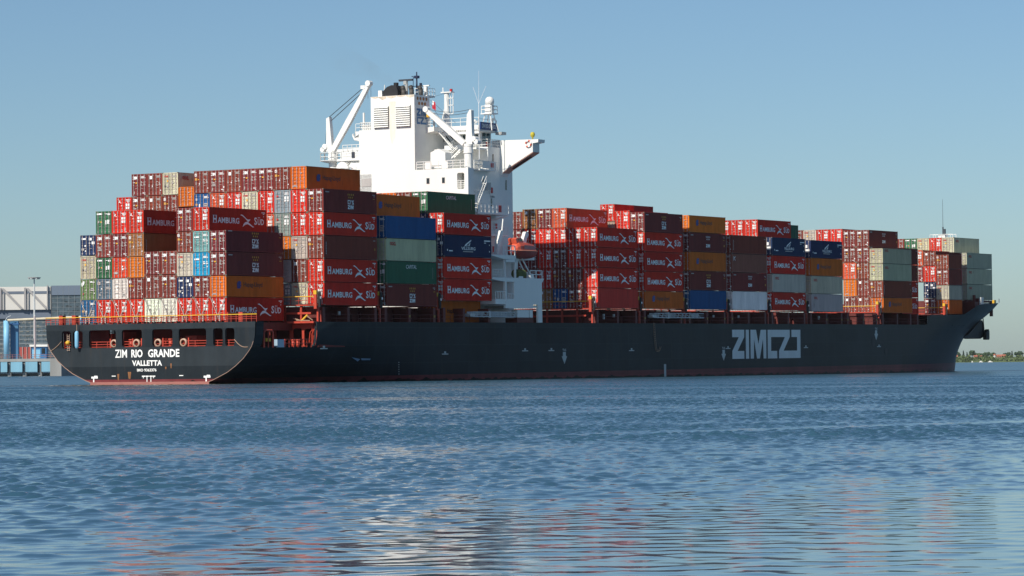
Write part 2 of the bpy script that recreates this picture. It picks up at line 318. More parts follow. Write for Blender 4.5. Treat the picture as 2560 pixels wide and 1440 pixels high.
def ztop(u):
    return interp(u, [0, .205, .212, .408, .425, .49, .515, 1.0], [7.58, 7.58, 9.32, 9.4, 9.6, 11.15, 11.35, 12.2])
def hull():
    mb = MB(); lev = [-1.6, 0.3, 0.52, 1.0, 1.44, 2.2, 3.07, 4.05, 4.5, 4.81, 5.9, 7.58]
    XS = [0, 1.8, 5, 9, 13.36, 18, 24, 30, 36, 42, 70, 110, 150, 190]
    for sgn in (-1, 1):
        for a, b in zip(XS[:-1], XS[1:]):
            for z0, z1 in zip(lev[:-1], lev[1:]):
                if z0 >= 4.5 and a >= 1.8 and b <= 13.4: continue     # open mooring deck recess
                q = [(a, sgn*sternb(a, z0), z0), (b, sgn*sternb(b, z0), z0), (b, sgn*sternb(b, z1), z1), (a, sgn*sternb(a, z1), z1)]
                mb.add(q, [(0, 1, 2, 3)])
        # rounded lower corner of the recess, and a rim with thickness
        c = [(13.36, 4.5)] + [(12.76 + 0.6*math.sin(R(a)), 5.1 - 0.6*math.cos(R(a))) for a in range(90, -1, -18)]
        mb.add([(x, sgn*sternb(x, z), z) for x, z in c], [tuple(range(len(c)))])
        rim = [(1.8, 7.58), (1.8, 4.5), (12.76, 4.5)] + [(12.76 + 0.6*math.sin(R(a)), 5.1 - 0.6*math.cos(R(a))) for a in range(18, 91, 18)] + [(13.36, 7.58)]
        for (x0, z0), (x1, z1) in zip(rim[:-1], rim[1:]):
            mb.add([(x0, sgn*sternb(x0, z0), z0), (x1, sgn*sternb(x1, z1), z1), (x1, sgn*(sternb(x1, z1)-0.35), z1), (x0, sgn*(sternb(x0, z0)-0.35), z0)], [(0, 1, 2, 3)])
        # fore body
        us = [0, .06, .12, .16, .205, .212, .25, .3, .35, .408, .425, .455, .49, .515, .56, .6, .64, .68, .72, .76, .8, .84, .88, .92, .95, .975, .99, 1.0]; nv = 18; grid = []
        for u in us:
            row = []
            for j in range(nv+1):
                z = -1.6 + (ztop(u)+1.6)*j/nv; x, b = bow(u, z)
                row.append((x, sgn*b, z))
            grid.append(row)
        n = nv+1; vs = [p for r in grid for p in r]
        mb.add(vs, [(i*n+j, (i+1)*n+j, (i+1)*n+j+1, i*n+j+1) for i in range(len(us)-1) for j in range(nv)])
    b = bmesh.new(); me = mb.mesh('hull', [M_HULL], fix=False); b.from_mesh(me); bmesh.ops.remove_doubles(b, verts=b.verts, dist=0.01)
    bmesh.ops.recalc_face_normals(b, faces=b.faces)
    for f in b.faces: f.smooth = f.calc_center_median().x > 14.5
    b.to_mesh(me); b.free()
    o = link('hull', me, ship); return o
HULL = hull()
# transom with its mooring ports
WINS = [((13.57, 6.78), (12.15, 4.55)), ((11.81, 6.76), (10.29, 4.56)), ((9.29, 6.83), (5.09, 4.61)), ((4.15, 6.83), (1.04, 4.7)), ((-0.55, 6.83), (-3.65, 4.71)), ((-4.61, 6.84), (-8.76, 4.65)), ((-9.8, 6.82), (-11.24, 4.65)), ((-11.61, 6.83), (-13.0, 4.63))]
zz = [7.58, 6.7, 5.9, 5.3, 4.81, 4.4, 4.05, 3.5, 3.07, 2.6, 2.2, 1.44, 1.0, 0.52, 0.3, -0.6, -1.6]
outl = [(-interp(z, TRZ, TRB), z) for z in zz] + [(interp(z, TRZ, TRB), z) for z in reversed(zz)]
mb = MB().holed(outl, [rrect(b[0], a[0], b[1], a[1], 0.32) for a, b in WINS], lambda y, z: (0, y, z), (0.28, 0, 0)); S('transom', mb, M_HULL)
mb = MB()
for s_ in (-1, 1): mb.path([(-0.03, s_*(interp(z, TRZ, TRB)-0.04), z) for z in [5.2, 4.6, 4.05, 3.5, 3.07, 2.6, 2.2, 1.8, 1.44, 1.0, 0.52, 0.3]], 0.04, 5)
S('rubbing_edge', mb, paint('worn_edge_paint', (0.40, 0.25, 0.19), 0.6))
mb = MB().box(-0.03, 0.0, -9.15, 9.15, -0.4, 0.36); S('waterline_band', mb, paint('pale_antifouling', (0.33, 0.13, 0.11), 0.6))
aft = lambda y0, z0, x=-0.02: (lambda a, b: (x, y0 - a, z0 + b))
mb = MB().text('ZIM', aft(5.2, 3.38), 1.85, 1.0, 0, 0.012).text('RIO', aft(2.68, 3.38), 1.75, 1.0, 0, 0.03).text('GRANDE', aft(0.1, 3.38), 4.8, 1.0, 0, 0.03); S('name_lettering', mb, M_WHITE2, None, False, False)
mb = MB().text('VALLETTA', aft(2.57, 2.34), 4.6, 0.68, 0, 0.03); S('port_lettering', mb, M_WHITE2, None, False, False)
mb = MB().text('IMO 9363376', aft(1.81, 1.63), 2.98, 0.37, 0, 0.025); S('number_lettering', mb, M_WHITE2, None, False, False)
mb = MB()
for y in (8.6, -8.7): mb.box(-0.025, 0, y-0.65, y+0.35, 0.82, 1.05); mb.box(-0.025, 0, y-0.1, y+0.08, 0.3, 0.82); mb.box(-0.025, 0, y-0.6, y-0.1, 1.05, 1.16)
for y in (0.3, -0.3, 0.85, -0.7): mb.box(-0.025, 0, y-0.28, y+0.22, 0.98, 1.12); mb.box(-0.025, 0, y-0.06, y+0.05, 0.35 if abs(y) < .5 else 0.8, 0.98)
for y in (5.5, -4.9): mb.box(-0.025, 0, y-0.35, y+0.25, 1.05, 1.15)
S('draught_mark', mb, M_WHITE2)
mb = MB()
for y, z0, z1, w_ in ((4.75, .55, 1.35, .16), (3.0, .75, 1.6, .26), (-2.6, 1.9, 2.2, .12), (-3.4, 2.0, 2.6, .1)): mb.add([(-0.012, y-w_, z1), (-0.012, y+w_, z1), (-0.012, y+w_*.5, z0), (-0.012, y-w_*.6, z0)], [(0, 1, 2, 3)])
S('rust_stain', mb, paint('rust', (0.24, 0.10, 0.035), 0.8, 0.4, 3.0))
# hull side lettering and marks (starboard, y = -16.1)
side = lambda x0, z0, y=-HB-0.02: (lambda a, b: (x0 + a, y, z0 + b))
mb = MB(); Yq = -HB-0.02
def poly(mb, pts, y=Yq, mi=0): mb.add([(x, y, z) for x, z in pts], [tuple(range(len(pts)))], mi)
def tri(mb, pts, y=Yq, mi=0):
    mb.add([(x, y, z) for x, z in pts], [tuple(t) for t in geometry.tessellate_polygon([[Vector((x, z, 0)) for x, z in pts]])], mi)
tri(mb, [(128.25, 6.64), (132.47, 6.64), (132.42, 5.48), (130.07, 3.32), (132.4, 3.32), (132.4, 2.1), (128.23, 2.1), (128.25, 3.34), (130.54, 5.48), (128.25, 5.48)])
poly(mb, [(133.0, 6.64), (134.1, 6.64), (134.1, 2.1), (132.95, 2.1)])
tri(mb, [(134.66, 6.64), (136.64, 6.64), (137.46, 4.38), (138.31, 6.64), (140.25, 6.64), (140.23, 2.1), (139.23, 2.1), (139.1, 5.18), (137.89, 2.1), (136.86, 2.1), (135.9, 5.18), (135.78, 2.1), (134.64, 2.1)])
tri(mb, [(140.8, 6.64), (148.9, 6.64), (148.9, 5.52), (146.55, 3.29), (151.55, 3.29), (151.6, 5.48), (149.5, 5.48), (149.52, 6.64), (152.87, 6.64), (152.83, 2.08), (144.82, 2.08), (144.85, 3.26), (147.07, 5.48), (142.05, 5.48), (142.0, 3.27), (144.18, 3.27), (144.19, 2.08), (140.76, 2.08)])
S('hull_lettering', mb, paint('pale_grey_lettering', (0.66, 0.68, 0.68), 0.5, 0.08, 0.6), None, False, False)
mb = MB()
for x, zt, k, txt in ((75.45, 3.46, 1.0, 'BULB TUG'), (125.25, 3.52, 1.0, 'TUG'), (182.78, 6.58, 0.98, 'TUG')):
    poly(mb, [(x-0.42, zt), (x+0.42, zt), (x+0.42, zt-0.6), (x+0.78, zt-0.6), (x, zt-1.7), (x-0.78, zt-0.6), (x-0.42, zt-0.6)])
    mb.text('TUG', side(x-0.5, zt+0.1), 1.0, 0.36, 0, 0.03)
for x, z in ((64.5, 3.62), (71.8, 3.62), (95.4, 3.5), (126.8, 3.66), (154.9, 3.68), (183.9, 3.72), (14.8, 4.15), (43.5, 3.3)):
    mb.box(x-0.8, x+0.8, Yq, Yq+0.01, z, z+0.13); mb.box(x-0.22, x+0.22, Yq, Yq+0.01, z+0.16, z+0.42)
mb.box(105.5, 106.15, Yq, Yq+0.01, -0.4, 1.48)
for z in np.arange(0.8, 2.6, 0.3): mb.box(32.0, 32.16, Yq, Yq+0.01, z, z+0.1)
S('side_mark', mb, paint('chalky_marks', (0.50, 0.53, 0.52), 0.6, 0.1, 2.0))
mb = MB(); poly(mb, [(21.0, 3.1), (23.0, 2.85), (22.4, 2.55)], Yq); poly(mb, [(23.2, 2.95), (25.4, 2.9), (25.3, 2.7), (23.3, 2.7)], Yq)
S('scrape_mark', mb, paint('blue_scrape', (0.10, 0.17, 0.26), 0.6))
mb = MB()
for x, z, r in ((181.6, 4.55, .75), (186.8, 2.9, .65)): mb.lathe((x, -HB-0.03, z), [(r, 0), (r, 0.05)], 16, axis=1)
S('thruster_mark', mb, M_BLACK)
mb = MB()
for x in (206.5, 211, 217, 221.5, 225): mb.lathe((x, -bowb(x, 7.55)-0.02, 7.55), [(0.14, 0), (0.14, 0.05)], 8, axis=1)
S('scupper', mb, M_BLACK)

# decks, mooring space
mb = MB().box(14.2, 204.5, -15.95, 15.95, 7.2, 7.54).box(0.3, 1.85, -15.9, 15.9, 7.3, 7.54).box(1.85, 14.2, -11.7, 11.7, 7.2, 7.54); S('upper_deck', mb, M_MAROON)
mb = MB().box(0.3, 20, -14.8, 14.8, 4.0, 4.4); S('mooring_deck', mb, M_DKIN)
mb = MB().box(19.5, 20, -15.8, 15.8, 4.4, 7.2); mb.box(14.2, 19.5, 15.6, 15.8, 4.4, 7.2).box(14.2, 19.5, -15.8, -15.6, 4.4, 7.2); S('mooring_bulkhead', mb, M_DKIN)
mb = MB().box(1.85, 14.0, -11.95, -11.7, 6.55, 7.54); S('deck_girder', mb, M_MAROON)
fr_out = [(-15.75, 4.4), (-15.75, 7.4), (-6.0, 7.4), (-6.0, 4.4)]
mb = MB().holed(fr_out, [rrect(-14.95, -13.72, 4.45, 6.72, .3), rrect(-13.38, -11.95, 4.45, 6.8, .3), rrect(-11.5, -9.4, 4.45, 6.8, .3), rrect(-9.0, -6.4, 4.45, 6.8, .3)], lambda y, z: (13.95, y, z), (0.22, 0, 0)); S('deck_frame', mb, M_RED)
mb = MB().box(12.9, 14.2, -15.85, -11.8, 7.42, 7.66); S('deck_roof', mb, M_RED)
mb = MB().path([(13.8, -15.05, 4.4), (13.8, -15.02, 6.0), (13.8, -15.2, 6.35), (13.8, -15.4, 6.7), (13.8, -15.45, 7.4)], 0.09).path([(13.75, -14.6, 5.0), (13.75, -14.75, 6.2), (13.75, -15.1, 6.6), (13.75, -15.15, 7.3)], 0.07); S('deck_pipe', mb, M_RED)
mb = MB().path([(2.4, -15.7, 4.4), (2.4, -15.7, 6.2), (2.65, -15.7, 6.5), (4.05, -15.7, 6.5), (4.3, -15.7, 6.2), (4.3, -15.7, 4.4)], 0.12, 8).path([(3.3, -15.7, 6.5), (3.3, -15.7, 4.4)], 0.07).path([(3.8, -15.6, 6.5), (3.8, -15.6, 5.4)], 0.05); S('ladder_hoop', mb, M_RED)
mb = MB().box(3.0, 4.0, -15.6, -15.2, 5.15, 5.55); S('rope_coil', mb, M_YEL)
mb = MB().box(5.25, 6.6, -15.75, -15.2, 4.42, 5.4); S('deck_locker', mb, paint('pale_blue_paint', (0.34, 0.48, 0.60), 0.5))
def rails(mb, p0, p1, h, n, r=0.035, bars=3, mi=0, mip=None):
    p0 = Vector(p0); p1 = Vector(p1)
    for i in range(n+1): q = p0.lerp(p1, i/n); mb.tube(q, q + Vector((0, 0, h)), r, 4, mi=mi if mip is None else mip)
    for k in range(bars): z = Vector((0, 0, h*(k+1)/bars)); mb.tube(p0 + z, p1 + z, r, 4, mi=mi)
mb = MB(); rails(mb, (6.8, -15.7, 4.42), (12.6, -15.7, 4.42), 1.0, 6, 0.05, 2); rails(mb, (0.5, -15.2, 4.42), (0.5, 15.2, 4.42), 0.95, 18, 0.05, 3); S('mooring_rail', mb, M_RED)
for y in (5.7, 3.6, 2.9, -1.6, -2.5, 1.6):
    mb = MB().tube((1.2, y, 4.4), (1.2, y, 5.6), 0.26, 10).tube((1.2, y, 5.5), (1.2, y, 5.66), 0.34, 10); S('mooring_bollard', mb, M_RED, None, True)
for y in (5.6, 2.1, -1.2, -5.1):
    mb = MB().lathe((0.45, y, 5.15), [(0.34, -0.25), (0.5, -0.25), (0.54, -0.05), (0.46, 0.1), (0.36, 0.05), (0.32, -0.1), (0.34, -0.25)], 18, axis=0, cap=False); S('fairlead', mb, paint('worn_fairlead', (0.45, 0.30, 0.22), 0.5), None, True)
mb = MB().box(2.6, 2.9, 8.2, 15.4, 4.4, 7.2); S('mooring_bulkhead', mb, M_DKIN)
for y in (5.6, 2.1, -1.2, -5.1):
    mb = MB().box(0.42, 0.8, y-0.75, y-0.6, 4.4, 5.75).box(0.42, 0.8, y+0.6, y+0.75, 4.4, 5.75).box(0.42, 0.8, y-0.6, y+0.6, 4.4, 4.6); S('fairlead_frame', mb, M_RED)
mb = MB().box(2.0, 4.5, 5.3, 6.2, 4.4, 6.6).box(2.5, 5, -5.5, -3.8, 4.4, 6.0).box(3, 5.5, 8.0, 8.4, 4.4, 6.4); S('mooring_winch', mb, M_RED)
for x, y in ((8.2, -14.6), (10.3, -14.6), (11.6, -14.4)):
    mb = MB().tube((x, y, 4.4), (x, y, 5.2), 0.25, 10).lathe((x, y, 5.2), [(0.25, 0), (0.34, 0.05), (0.34, 0.15), (0.1, 0.2)], 10); S('mooring_bollard', mb, M_RED, None, True)
mb = MB()
for s_, y0, y1, z0, z1 in ((1, 13.6, 15.35, 5.5, 4.3), (-1, -13.0, -15.0, 5.45, 4.5)):
    pts = [(-0.06, y0 + (y1-y0)*t, z0 + (z1-z0)*t - 0.35*math.sin(math.pi*t)*(1 if s_ < 0 else 0.3)) for t in np.linspace(0, 1, 9)]; mb.path(pts, 0.045, 5)
S('mooring_line', mb, paint('old_rope', (0.36, 0.24, 0.17), 0.8))
# stern rail: yellow top, red posts, red vent trunks
mb = MB()
for y in np.linspace(16.2, -16.2, 44):
    mb.tube((0.15, y, 7.54), (0.15, y, 8.4), 0.04, 4, mi=1)
for z in (7.95, 8.2): mb.tube((0.15, 16.2, z), (0.15, -16.2, z), 0.03, 4, mi=1)
mb.box(0.11, 0.19, -16.25, 16.25, 8.44, 8.53, 0); S('stern_rail', mb, [M_YEL, M_RED])
for y in (14.1, 12.05, -11.45, -13.6):
    mb = MB().box(0.45, 1.1, y-0.3, y+0.3, 7.54, 8.75); S('vent_trunk', mb, M_RED)
for y in np.arange(-10, 11, 1.25):
    mb = MB().box(0.5, 0.8, y-0.22, y+0.22, 7.54, 8.0+0.2*random.random()); S('socket_box', mb, M_RED)
# hatch coamings, pillars, side rails
mb = MB().box(14.3, 55.6, -13.4, 13.4, 7.54, 9.5).box(85.0, 198.3, -13.4, 13.4, 7.54, 9.5).box(199.9, 248, -8.2, 8.2, 7.54, 9.45); S('hatch_coaming', mb, M_MAROON)
mb = MB()
for x in np.arange(16.5, 198, 2.05):
    if 55 < x < 85: continue
    h_ = 0.9 + 0.5*random.random(); mb.box(x, x+0.7+0.5*random.random(), -13.75, -13.4, 7.54, 7.54+h_)
S('coaming_stay', mb, M_MAROON)
pill = [15.0, 20.6, 26.9, 29.3, 35.0, 41.1, 43.6, 48.6, 55.2, 85.5, 91.6, 97.2, 99.9, 105.8, 111.5, 114.3, 120.1, 126.0, 128.6, 134.4, 140.3, 142.9, 148.8, 154.8, 157.3, 163.3, 169.2, 171.6, 178, 183.4, 186.0, 192.1, 197.8, 200.9]
for x in pill:
    mb = MB().box(x-0.28, x+0.28, -16.0, -15.4, 7.54, 9.45).box(x-0.28, x+0.28, -15.4, -13.4, 9.0, 9.45).box(x-0.05, x+0.05, -15.4, -13.4, 7.54, 9.0); S('deck_pillar', mb, M_MAROON)
    if x not in (15.0,): 
        mb = MB().box(x-0.2, x+0.2, -16.04, -16.0, 8.2, 8.5) if random.random() < .4 else None
        if mb: S('frame_number', mb, paint('faded_yellow', (0.30, 0.18, 0.03), 0.6))
mb = MB()
for a, b in ((15.4, 55), (85.6, 204)): rails(mb, (a, -15.98, 7.54), (b, -15.98, 7.54), 1.0, int((b-a)/2.4), 0.03, 2)
S('side_rail', mb, M_MAROON)
for x in (18.6, 62.0, 87.5, 90.5, 107.5, 122.4, 131, 160.5):
    mb = MB().box(x, x+0.3, -15.9, -15.7, 8.1+0.5*random.random(), 8.9); S('deck_lamp', mb, M_GREY)
# lashing bridges between the bays
GAPS = [14.0, 28.1, 42.4, 84.3, 98.5, 112.9, 127.3, 141.6, 155.9, 184.7, 199.0, 219.4]
for gx in GAPS:
    ym = 16.0 if gx < 190 else 13.6
    mb = MB().box(gx-0.35, gx+0.35, -ym, ym, 9.6, 9.75, 0)
    for y in np.arange(-ym+0.2, ym, 2.5): mb.box(gx-0.12, gx+0.12, y-0.12, y+0.12, 7.54 if gx < 205 else 9.3, 9.6, 0)
    mb.box(gx-0.15, gx+0.15, -ym+1.2, ym-1.2, 8.55, 8.8, 0)
    L_ = S('lashing_bridge', mb, M_RED)
    mb = MB()
    for y in np.arange(-ym+0.4, ym, 1.25): mb.tube((gx-0.3, y, 9.75), (gx-0.3, y, 10.7), 0.035, 4, mi=1)
    mb.tube((gx-0.3, -ym+0.3, 10.75), (gx-0.3, ym-0.3, 10.75), 0.07, 5, mi=0); mb.tube((gx-0.3, -ym+0.3, 10.25), (gx-0.3, ym-0.3, 10.25), 0.035, 4, mi=1)
    S('bridge_rail', mb, [M_YEL, M_RED], L_)
    mb = MB().box(gx-0.55, gx-0.25, -ym+0.05, -ym+0.45, 9.2, 11.3, 0).box(gx-0.56, gx-0.24, -ym+0.04, -ym+0.5, 11.0, 11.5, 1).tube((gx-0.1, -ym-0.12, 9.4), (gx-0.1, -ym-0.12, 11.2), 0.2, 8, mi=2).lathe((gx-0.1, -ym-0.12, 11.2), [(0.2, 0), (0.17, 0.12), (0.08, 0.2)], 8, mi=2).box(gx-0.2, gx+0.05, -ym-0.32, -ym-0.2, 10.45, 10.75, 3)
    S('floodlight_post', mb, [M_RED, M_YEL, M_BLACK, M_WHITE2], L_)
for x, z0, z1 in ((14.35, 7.54, 8.9), (14.4, 7.54, 9.0)):
    mb = MB().tube((x, -15.9, z0), (x, -15.62, z1+.5), 0.09, 6).tube((x, -16.0, z0), (x, -15.9, z1), 0.09, 6); S('stanchion', mb, M_RED)
mb = MB().tube((13.1, -13.9, 7.7), (13.3, -14.7, 8.45), 0.13, 8); S('yellow_tube', mb, M_YEL)
mb = MB().path([(13.2, -12.6, 8.05), (13.0, -13.9, 7.75)], 0.06).path([(13.2, -14.7, 8.3), (13.1, -15.6, 7.75)], 0.06).path([(13.0, -13.2, 7.8), (13.1, -15.2, 7.72)], 0.07); S('mooring_rope', mb, paint('old_rope', (0.4, 0.3, 0.2)))
# forecastle
fx = [205.5, 215, 222, 228, 234, 240, 246, 252, 257, 261, 264]; mb = MB().prism([(x, -bowb(x, 9.2)+.15, 9.1) for x in fx] + [(x, bowb(x, 9.2)-.15, 9.1) for x in reversed(fx)], (0, 0, 0.2)); S('forecastle_deck', mb, M_MAROON)
mb = MB().box(234.6, 247.6, -11.2, 11.2, 11.9, 12.25).box(234.8, 235.2, -11.2, 11.2, 9.3, 11.9)
for y in (-11, -8.7, 8.7, 11): mb.box(246.9, 247.4, y-.25, y+.25, 9.3, 11.9).box(238, 238.4, y-.2, y+.2, 9.3, 11.9)
S('container_pedestal', mb, M_MAROON)
mb = MB().box(232.8, 234.6, -13.6, 13.6, 9.3, 11.9); S('breakwater', mb, M_MAROON)
mb = MB().tube((250.6, 0, 9.3), (250.6, 0, 24.6), 0.42, 10, 0.34).box(249.8, 251.4, -2.4, 2.4, 23.7, 23.85).box(249.9, 251.3, -0.7, 0.7, 23.9, 25.2); FM = S('foremast', mb, M_WHITE)
mb = MB(); rails(mb, (249.8, -2.35, 23.85), (249.8, 2.35, 23.85), 1.3, 4, 0.06, 1); rails(mb, (251.4, -2.35, 23.85), (251.4, 2.35, 23.85), 1.3, 4, 0.06, 1); S('platform_rail', mb, M_WHITE, FM)
mb = MB().tube((250.6, 0, 25.0), (250.6, 0, 31.9), 0.05, 5, 0.025).box(250.4, 250.8, -0.5, -0.25, 24.9, 26.2).tube((250.6, 0, 25), (250.6, 0, 26.6), 0.13, 6); S('whip_aerial', mb, M_MDK, FM)
mb = MB().tube((236.9, -11.8, 9.3), (236.9, -11.8, 13.2), 0.3, 8).box(238.6, 240.4, -12, -11.4, 9.4, 12.6); S('windlass', mb, M_MAROON)
mb = MB().box(238.8, 240.0, -12.4, -12.05, 11.2, 12.8); S('deck_locker', mb, M_WHITE)
mb = MB().box(206.2, 207.8, -15.7, -15.5, 7.6, 9.2); S('access_door', mb, M_GREY)
mb = MB(); rails(mb, (247, -bowb(247, 11.9), 11.8), (252, -bowb(252, 12), 11.95), 0.7, 4, 0.05, 2); rails(mb, (247, bowb(247, 11.9), 11.8), (252, bowb(252, 12), 11.95), 0.7, 4, 0.05, 2); mb.tube((248.5, -10, 11.5), (248.5, -10, 14.3), 0.06, 5); S('bow_rail', mb, M_GREY)
mb = MB().box(243.0, 243.9, -13.3, -12.9, 11.7, 12.3); S('amber_lamp', mb, M_YEL)
# anchor pocket and anchor on the bow
mb = MB().prism([(237.0, -9.0, 5.2), (240.5, -9.0, 5.85), (246.3, -9.0, 8.4), (247.6, -9.0, 8.6), (248.6, -9.0, 6.4), (248.2, -9.0, 5.5), (246.5, -9.0, 5.1), (244.5, -9.0, 5.25)], (-1.0, 2.6, 0)); S('anchor_bolster', mb, M_BLACK)
anc = empty('anchor', (248.6, -9.1, 5.0), 'black stockless anchor hanging under the bow flare', 'anchor')
mb = MB().tube((-.5, 0, 0.6), (-.9, 0, 4.3), 0.2, 8, .08); mb.build('shank', M_BLACK, anc)
mb = MB().prism([(-1.1, 0, 0.1), (-.9, 0, -0.1), (0.3, 0, -0.1), (0.5, 0, 0.2), (0.5, 0, 1.5), (0.2, 0, 1.9), (-1.1, 0, 1.2)], (0, -0.7, 0)); mb.build('flukes', M_BLACK, anc)

# ------------------------------------------------------------------ superstructure (parts of the ship)
HOUSE_Y = 10.8
mb = MB().box(58.3, 70.6, -HOUSE_Y, HOUSE_Y, 7.54, 28.9).box(64.0, 67.3, -HOUSE_Y, HOUSE_Y, 28.9, 32.1).box(67.3, 70.6, -HOUSE_Y, HOUSE_Y, 28.9, 31.2); HOUSE = S('accommodation_block', mb, M_WHITE)
outer = [(-11.9, 7.6), (-11.9, 28.9), (-3.3, 28.9), (-3.3, 7.6)]
mb = MB().holed(outer, [rrect(-11.28, -10.12, 26.0, 28.25, .25)], lambda y, z: (56.8, y, z), (1.45, 0, 0)); mb.box(56.8, 58.3, 3.9, 11.6, 7.6, 28.6); AFTB = S('aft_wall_block', mb, M_WHITE)
mb = MB().box(58.18, 58.28, -11.3, -10.1, 26.0, 28.3); S('recess_door', mb, paint('grey_green_paint', (0.30, 0.32, 0.30), 0.5), AFTB)
mb = MB(); rails(mb, (56.85, -11.3, 26.0), (56.85, -10.1, 26.0), 1.15, 2, 0.05, 4); S('recess_rail', mb, M_WHITE, AFTB)
for y0, y1, z0, z1 in ((-5.62, -5.2, 26.95, 27.68), (-8.12, -7.72, 26.95, 27.68)):
    mb = MB().box(56.77, 56.8, y0-.06, y1+.06, z0-.06, z1+.06, 0).box(56.74, 56.77, y0, y1, z0, z1, 1); S('window', mb, [M_GREY, M_GLASS], AFTB)
mb = MB().box(56.75, 56.8, 3.95, 5.55, 26.9, 28.0); S('vent_cover', mb, M_MGREY, AFTB)
for x0, x1, z0, z1 in ((65.15, 65.5, 30.0, 31.2), (68.6, 69.0, 26.3, 27.8), (62.4, 62.8, 26.6, 27.7), (64.6, 64.95, 23.9, 25.0), (61.2, 61.6, 20.3, 21.6), (61.0, 61.4, 17.2, 18.4), (61.5, 62.0, 14.1, 15.2)):
    mb = MB().box(x0, x1, -HOUSE_Y-0.03, -HOUSE_Y, z0, z1); S('window', mb, M_GLASS, HOUSE)
for x, z in ((64.1, 25.6), (65.2, 20.6), (64.4, 17.4), (63.4, 14.3)):
    mb = MB().box(x, x+0.75, -HOUSE_Y-0.25, -HOUSE_Y, z, z+1.0, 0).box(x+0.1, x+0.65, -HOUSE_Y-0.28, -HOUSE_Y-0.25, z+0.1, z+0.9, 1); S('fire_cabinet', mb, [M_WHITE, M_ORED], HOUSE)
mb = MB().text('NO SMOKING', (lambda a, b: (64.4+a, -HOUSE_Y-0.02, 26.0-0.9+b)), 1.2, 0.28, 0, .02); S('warning_lettering', mb, M_MDK, HOUSE, False, False)
mb = MB().box(62.4, 63.2, -HOUSE_Y-0.9, -HOUSE_Y-0.1, 26.05, 27.1); S('deck_drum', mb, M_GREY, HOUSE)
# funnel
mb = MB().box(56.8, 60.8, -3.3, 3.9, 7.6, 39.4).box(60.8, 64.4, -3.3, 3.9, 28.9, 34.2); FUN = S('funnel', mb, M_WHITE)
mb = MB().box(56.8, 63.0, 3.9, 5.9, 7.6, 34.8); S('stair_tower', mb, M_WHITE)
for y0, y1 in ((0.88, 3.33), (-2.71, -0.3)):
    mb = MB(); n = 10
    mb.box(56.72, 56.80, y0, y1, 35.0, 38.0, 1)
    for i in range(n):
        z = 35.05 + i*0.297; mb.add([(56.70, y0, z+0.27), (56.70, y1, z+0.27), (56.46, y1, z+0.04), (56.46, y0, z+0.04)], [(0, 1, 2, 3)], 0); mb.box(56.45, 56.72, y0, y1, z, z+0.03, 0)
    S('louvre', mb, [M_WHITE, paint('louvre_shade', (0.34, 0.27, 0.19), 0.7)], FUN)
mb = MB().add([(56.79, 0.85, 38.6), (56.79, -0.25, 38.6), (56.79, -0.1, 33.6), (56.79, 0.45, 32.6), (56.79, 0.7, 33.8)], [(0, 1, 2, 3, 4)]); S('soot_stain', mb, paint('yellowed_paint', (.77, .75, .64), .6, .2, .8), FUN, False, False)
mb = MB()
for y0, y1, d in ((3.8, 2.6, .25), (2.5, 1.4, .5), (1.2, -0.2, .35), (-.4, -1.8, .22), (-2, -3.2, .4)): mb.add([(56.785, y0, 39.38), (56.785, y1, 39.38), (56.785, y1-.1, 39.38-d*.5), (56.785, (y0+y1)/2, 39.38-d), (56.785, y0+.05, 39.38-d*.3)], [(0, 1, 2, 3, 4)])
S('rust_stain', mb, paint('pale_rust', (.66, .56, .44), .7, .3, 1.5), FUN, False, False)
mb = MB()
for x, z in ((57.66, 38.92), (58.41, 38.92), (59.18, 38.92), (59.95, 38.92), (58.03, 38.24), (58.79, 38.24), (59.56, 38.24)): mb.lathe((x, -3.34, z), [(0.24, 0), (0.24, 0.03)], 14, axis=1)
S('funnel_dots', mb, M_ORANGE, FUN)
fs_ = lambda a, b: (57.4 + a, -3.33, 36.42 + b)
mb = MB(); k = 1.22/4.54
def zim(mb, x0, z0, k, fn, second=True):
    q = lambda pts: mb.add([fn(x0 + (x-128.24)*k, z0 + (z-2.1)*k) for x, z in pts], [tuple(t) for t in geometry.tessellate_polygon([[Vector((x, z, 0)) for x, z in pts]])])
    q([(128.25, 6.64), (132.47, 6.64), (132.42, 5.48), (130.07, 3.32), (132.4, 3.32), (132.4, 2.1), (128.23, 2.1), (128.25, 3.34), (130.54, 5.48), (128.25, 5.48)])
    q([(133.0, 6.64), (134.1, 6.64), (134.1, 2.1), (132.95, 2.1)])
    q([(134.66, 6.64), (136.64, 6.64), (137.46, 4.38), (138.31, 6.64), (140.25, 6.64), (140.23, 2.1), (139.23, 2.1), (139.1, 5.18), (137.89, 2.1), (136.86, 2.1), (135.9, 5.18), (135.78, 2.1), (134.64, 2.1)])
def zbox(mb, x0, z0, k, fn):
    q = lambda pts: mb.add([fn(x0 + (x-140.76)*k, z0 + (z-2.08)*k) for x, z in pts], [tuple(t) for t in geometry.tessellate_polygon([[Vector((x, z, 0)) for x, z in pts]])])
    q([(140.8, 6.64), (148.9, 6.64), (148.9, 5.52), (146.55, 3.29), (151.55, 3.29), (151.6, 5.48), (149.5, 5.48), (149.52, 6.64), (152.87, 6.64), (152.83, 2.08), (144.82, 2.08), (144.85, 3.26), (147.07, 5.48), (142.05, 5.48), (142.0, 3.27), (144.18, 3.27), (144.19, 2.08), (140.76, 2.08)])
zim(mb, 57.4, 36.45, 0.235, lambda x, z: (x, -3.33, z)); zbox(mb, 57.42, 35.35, 0.225, lambda x, z: (x, -3.33, z)); S('funnel_lettering', mb, paint('funnel_blue', (0.05, 0.17, 0.36), 0.5), FUN, False, False)
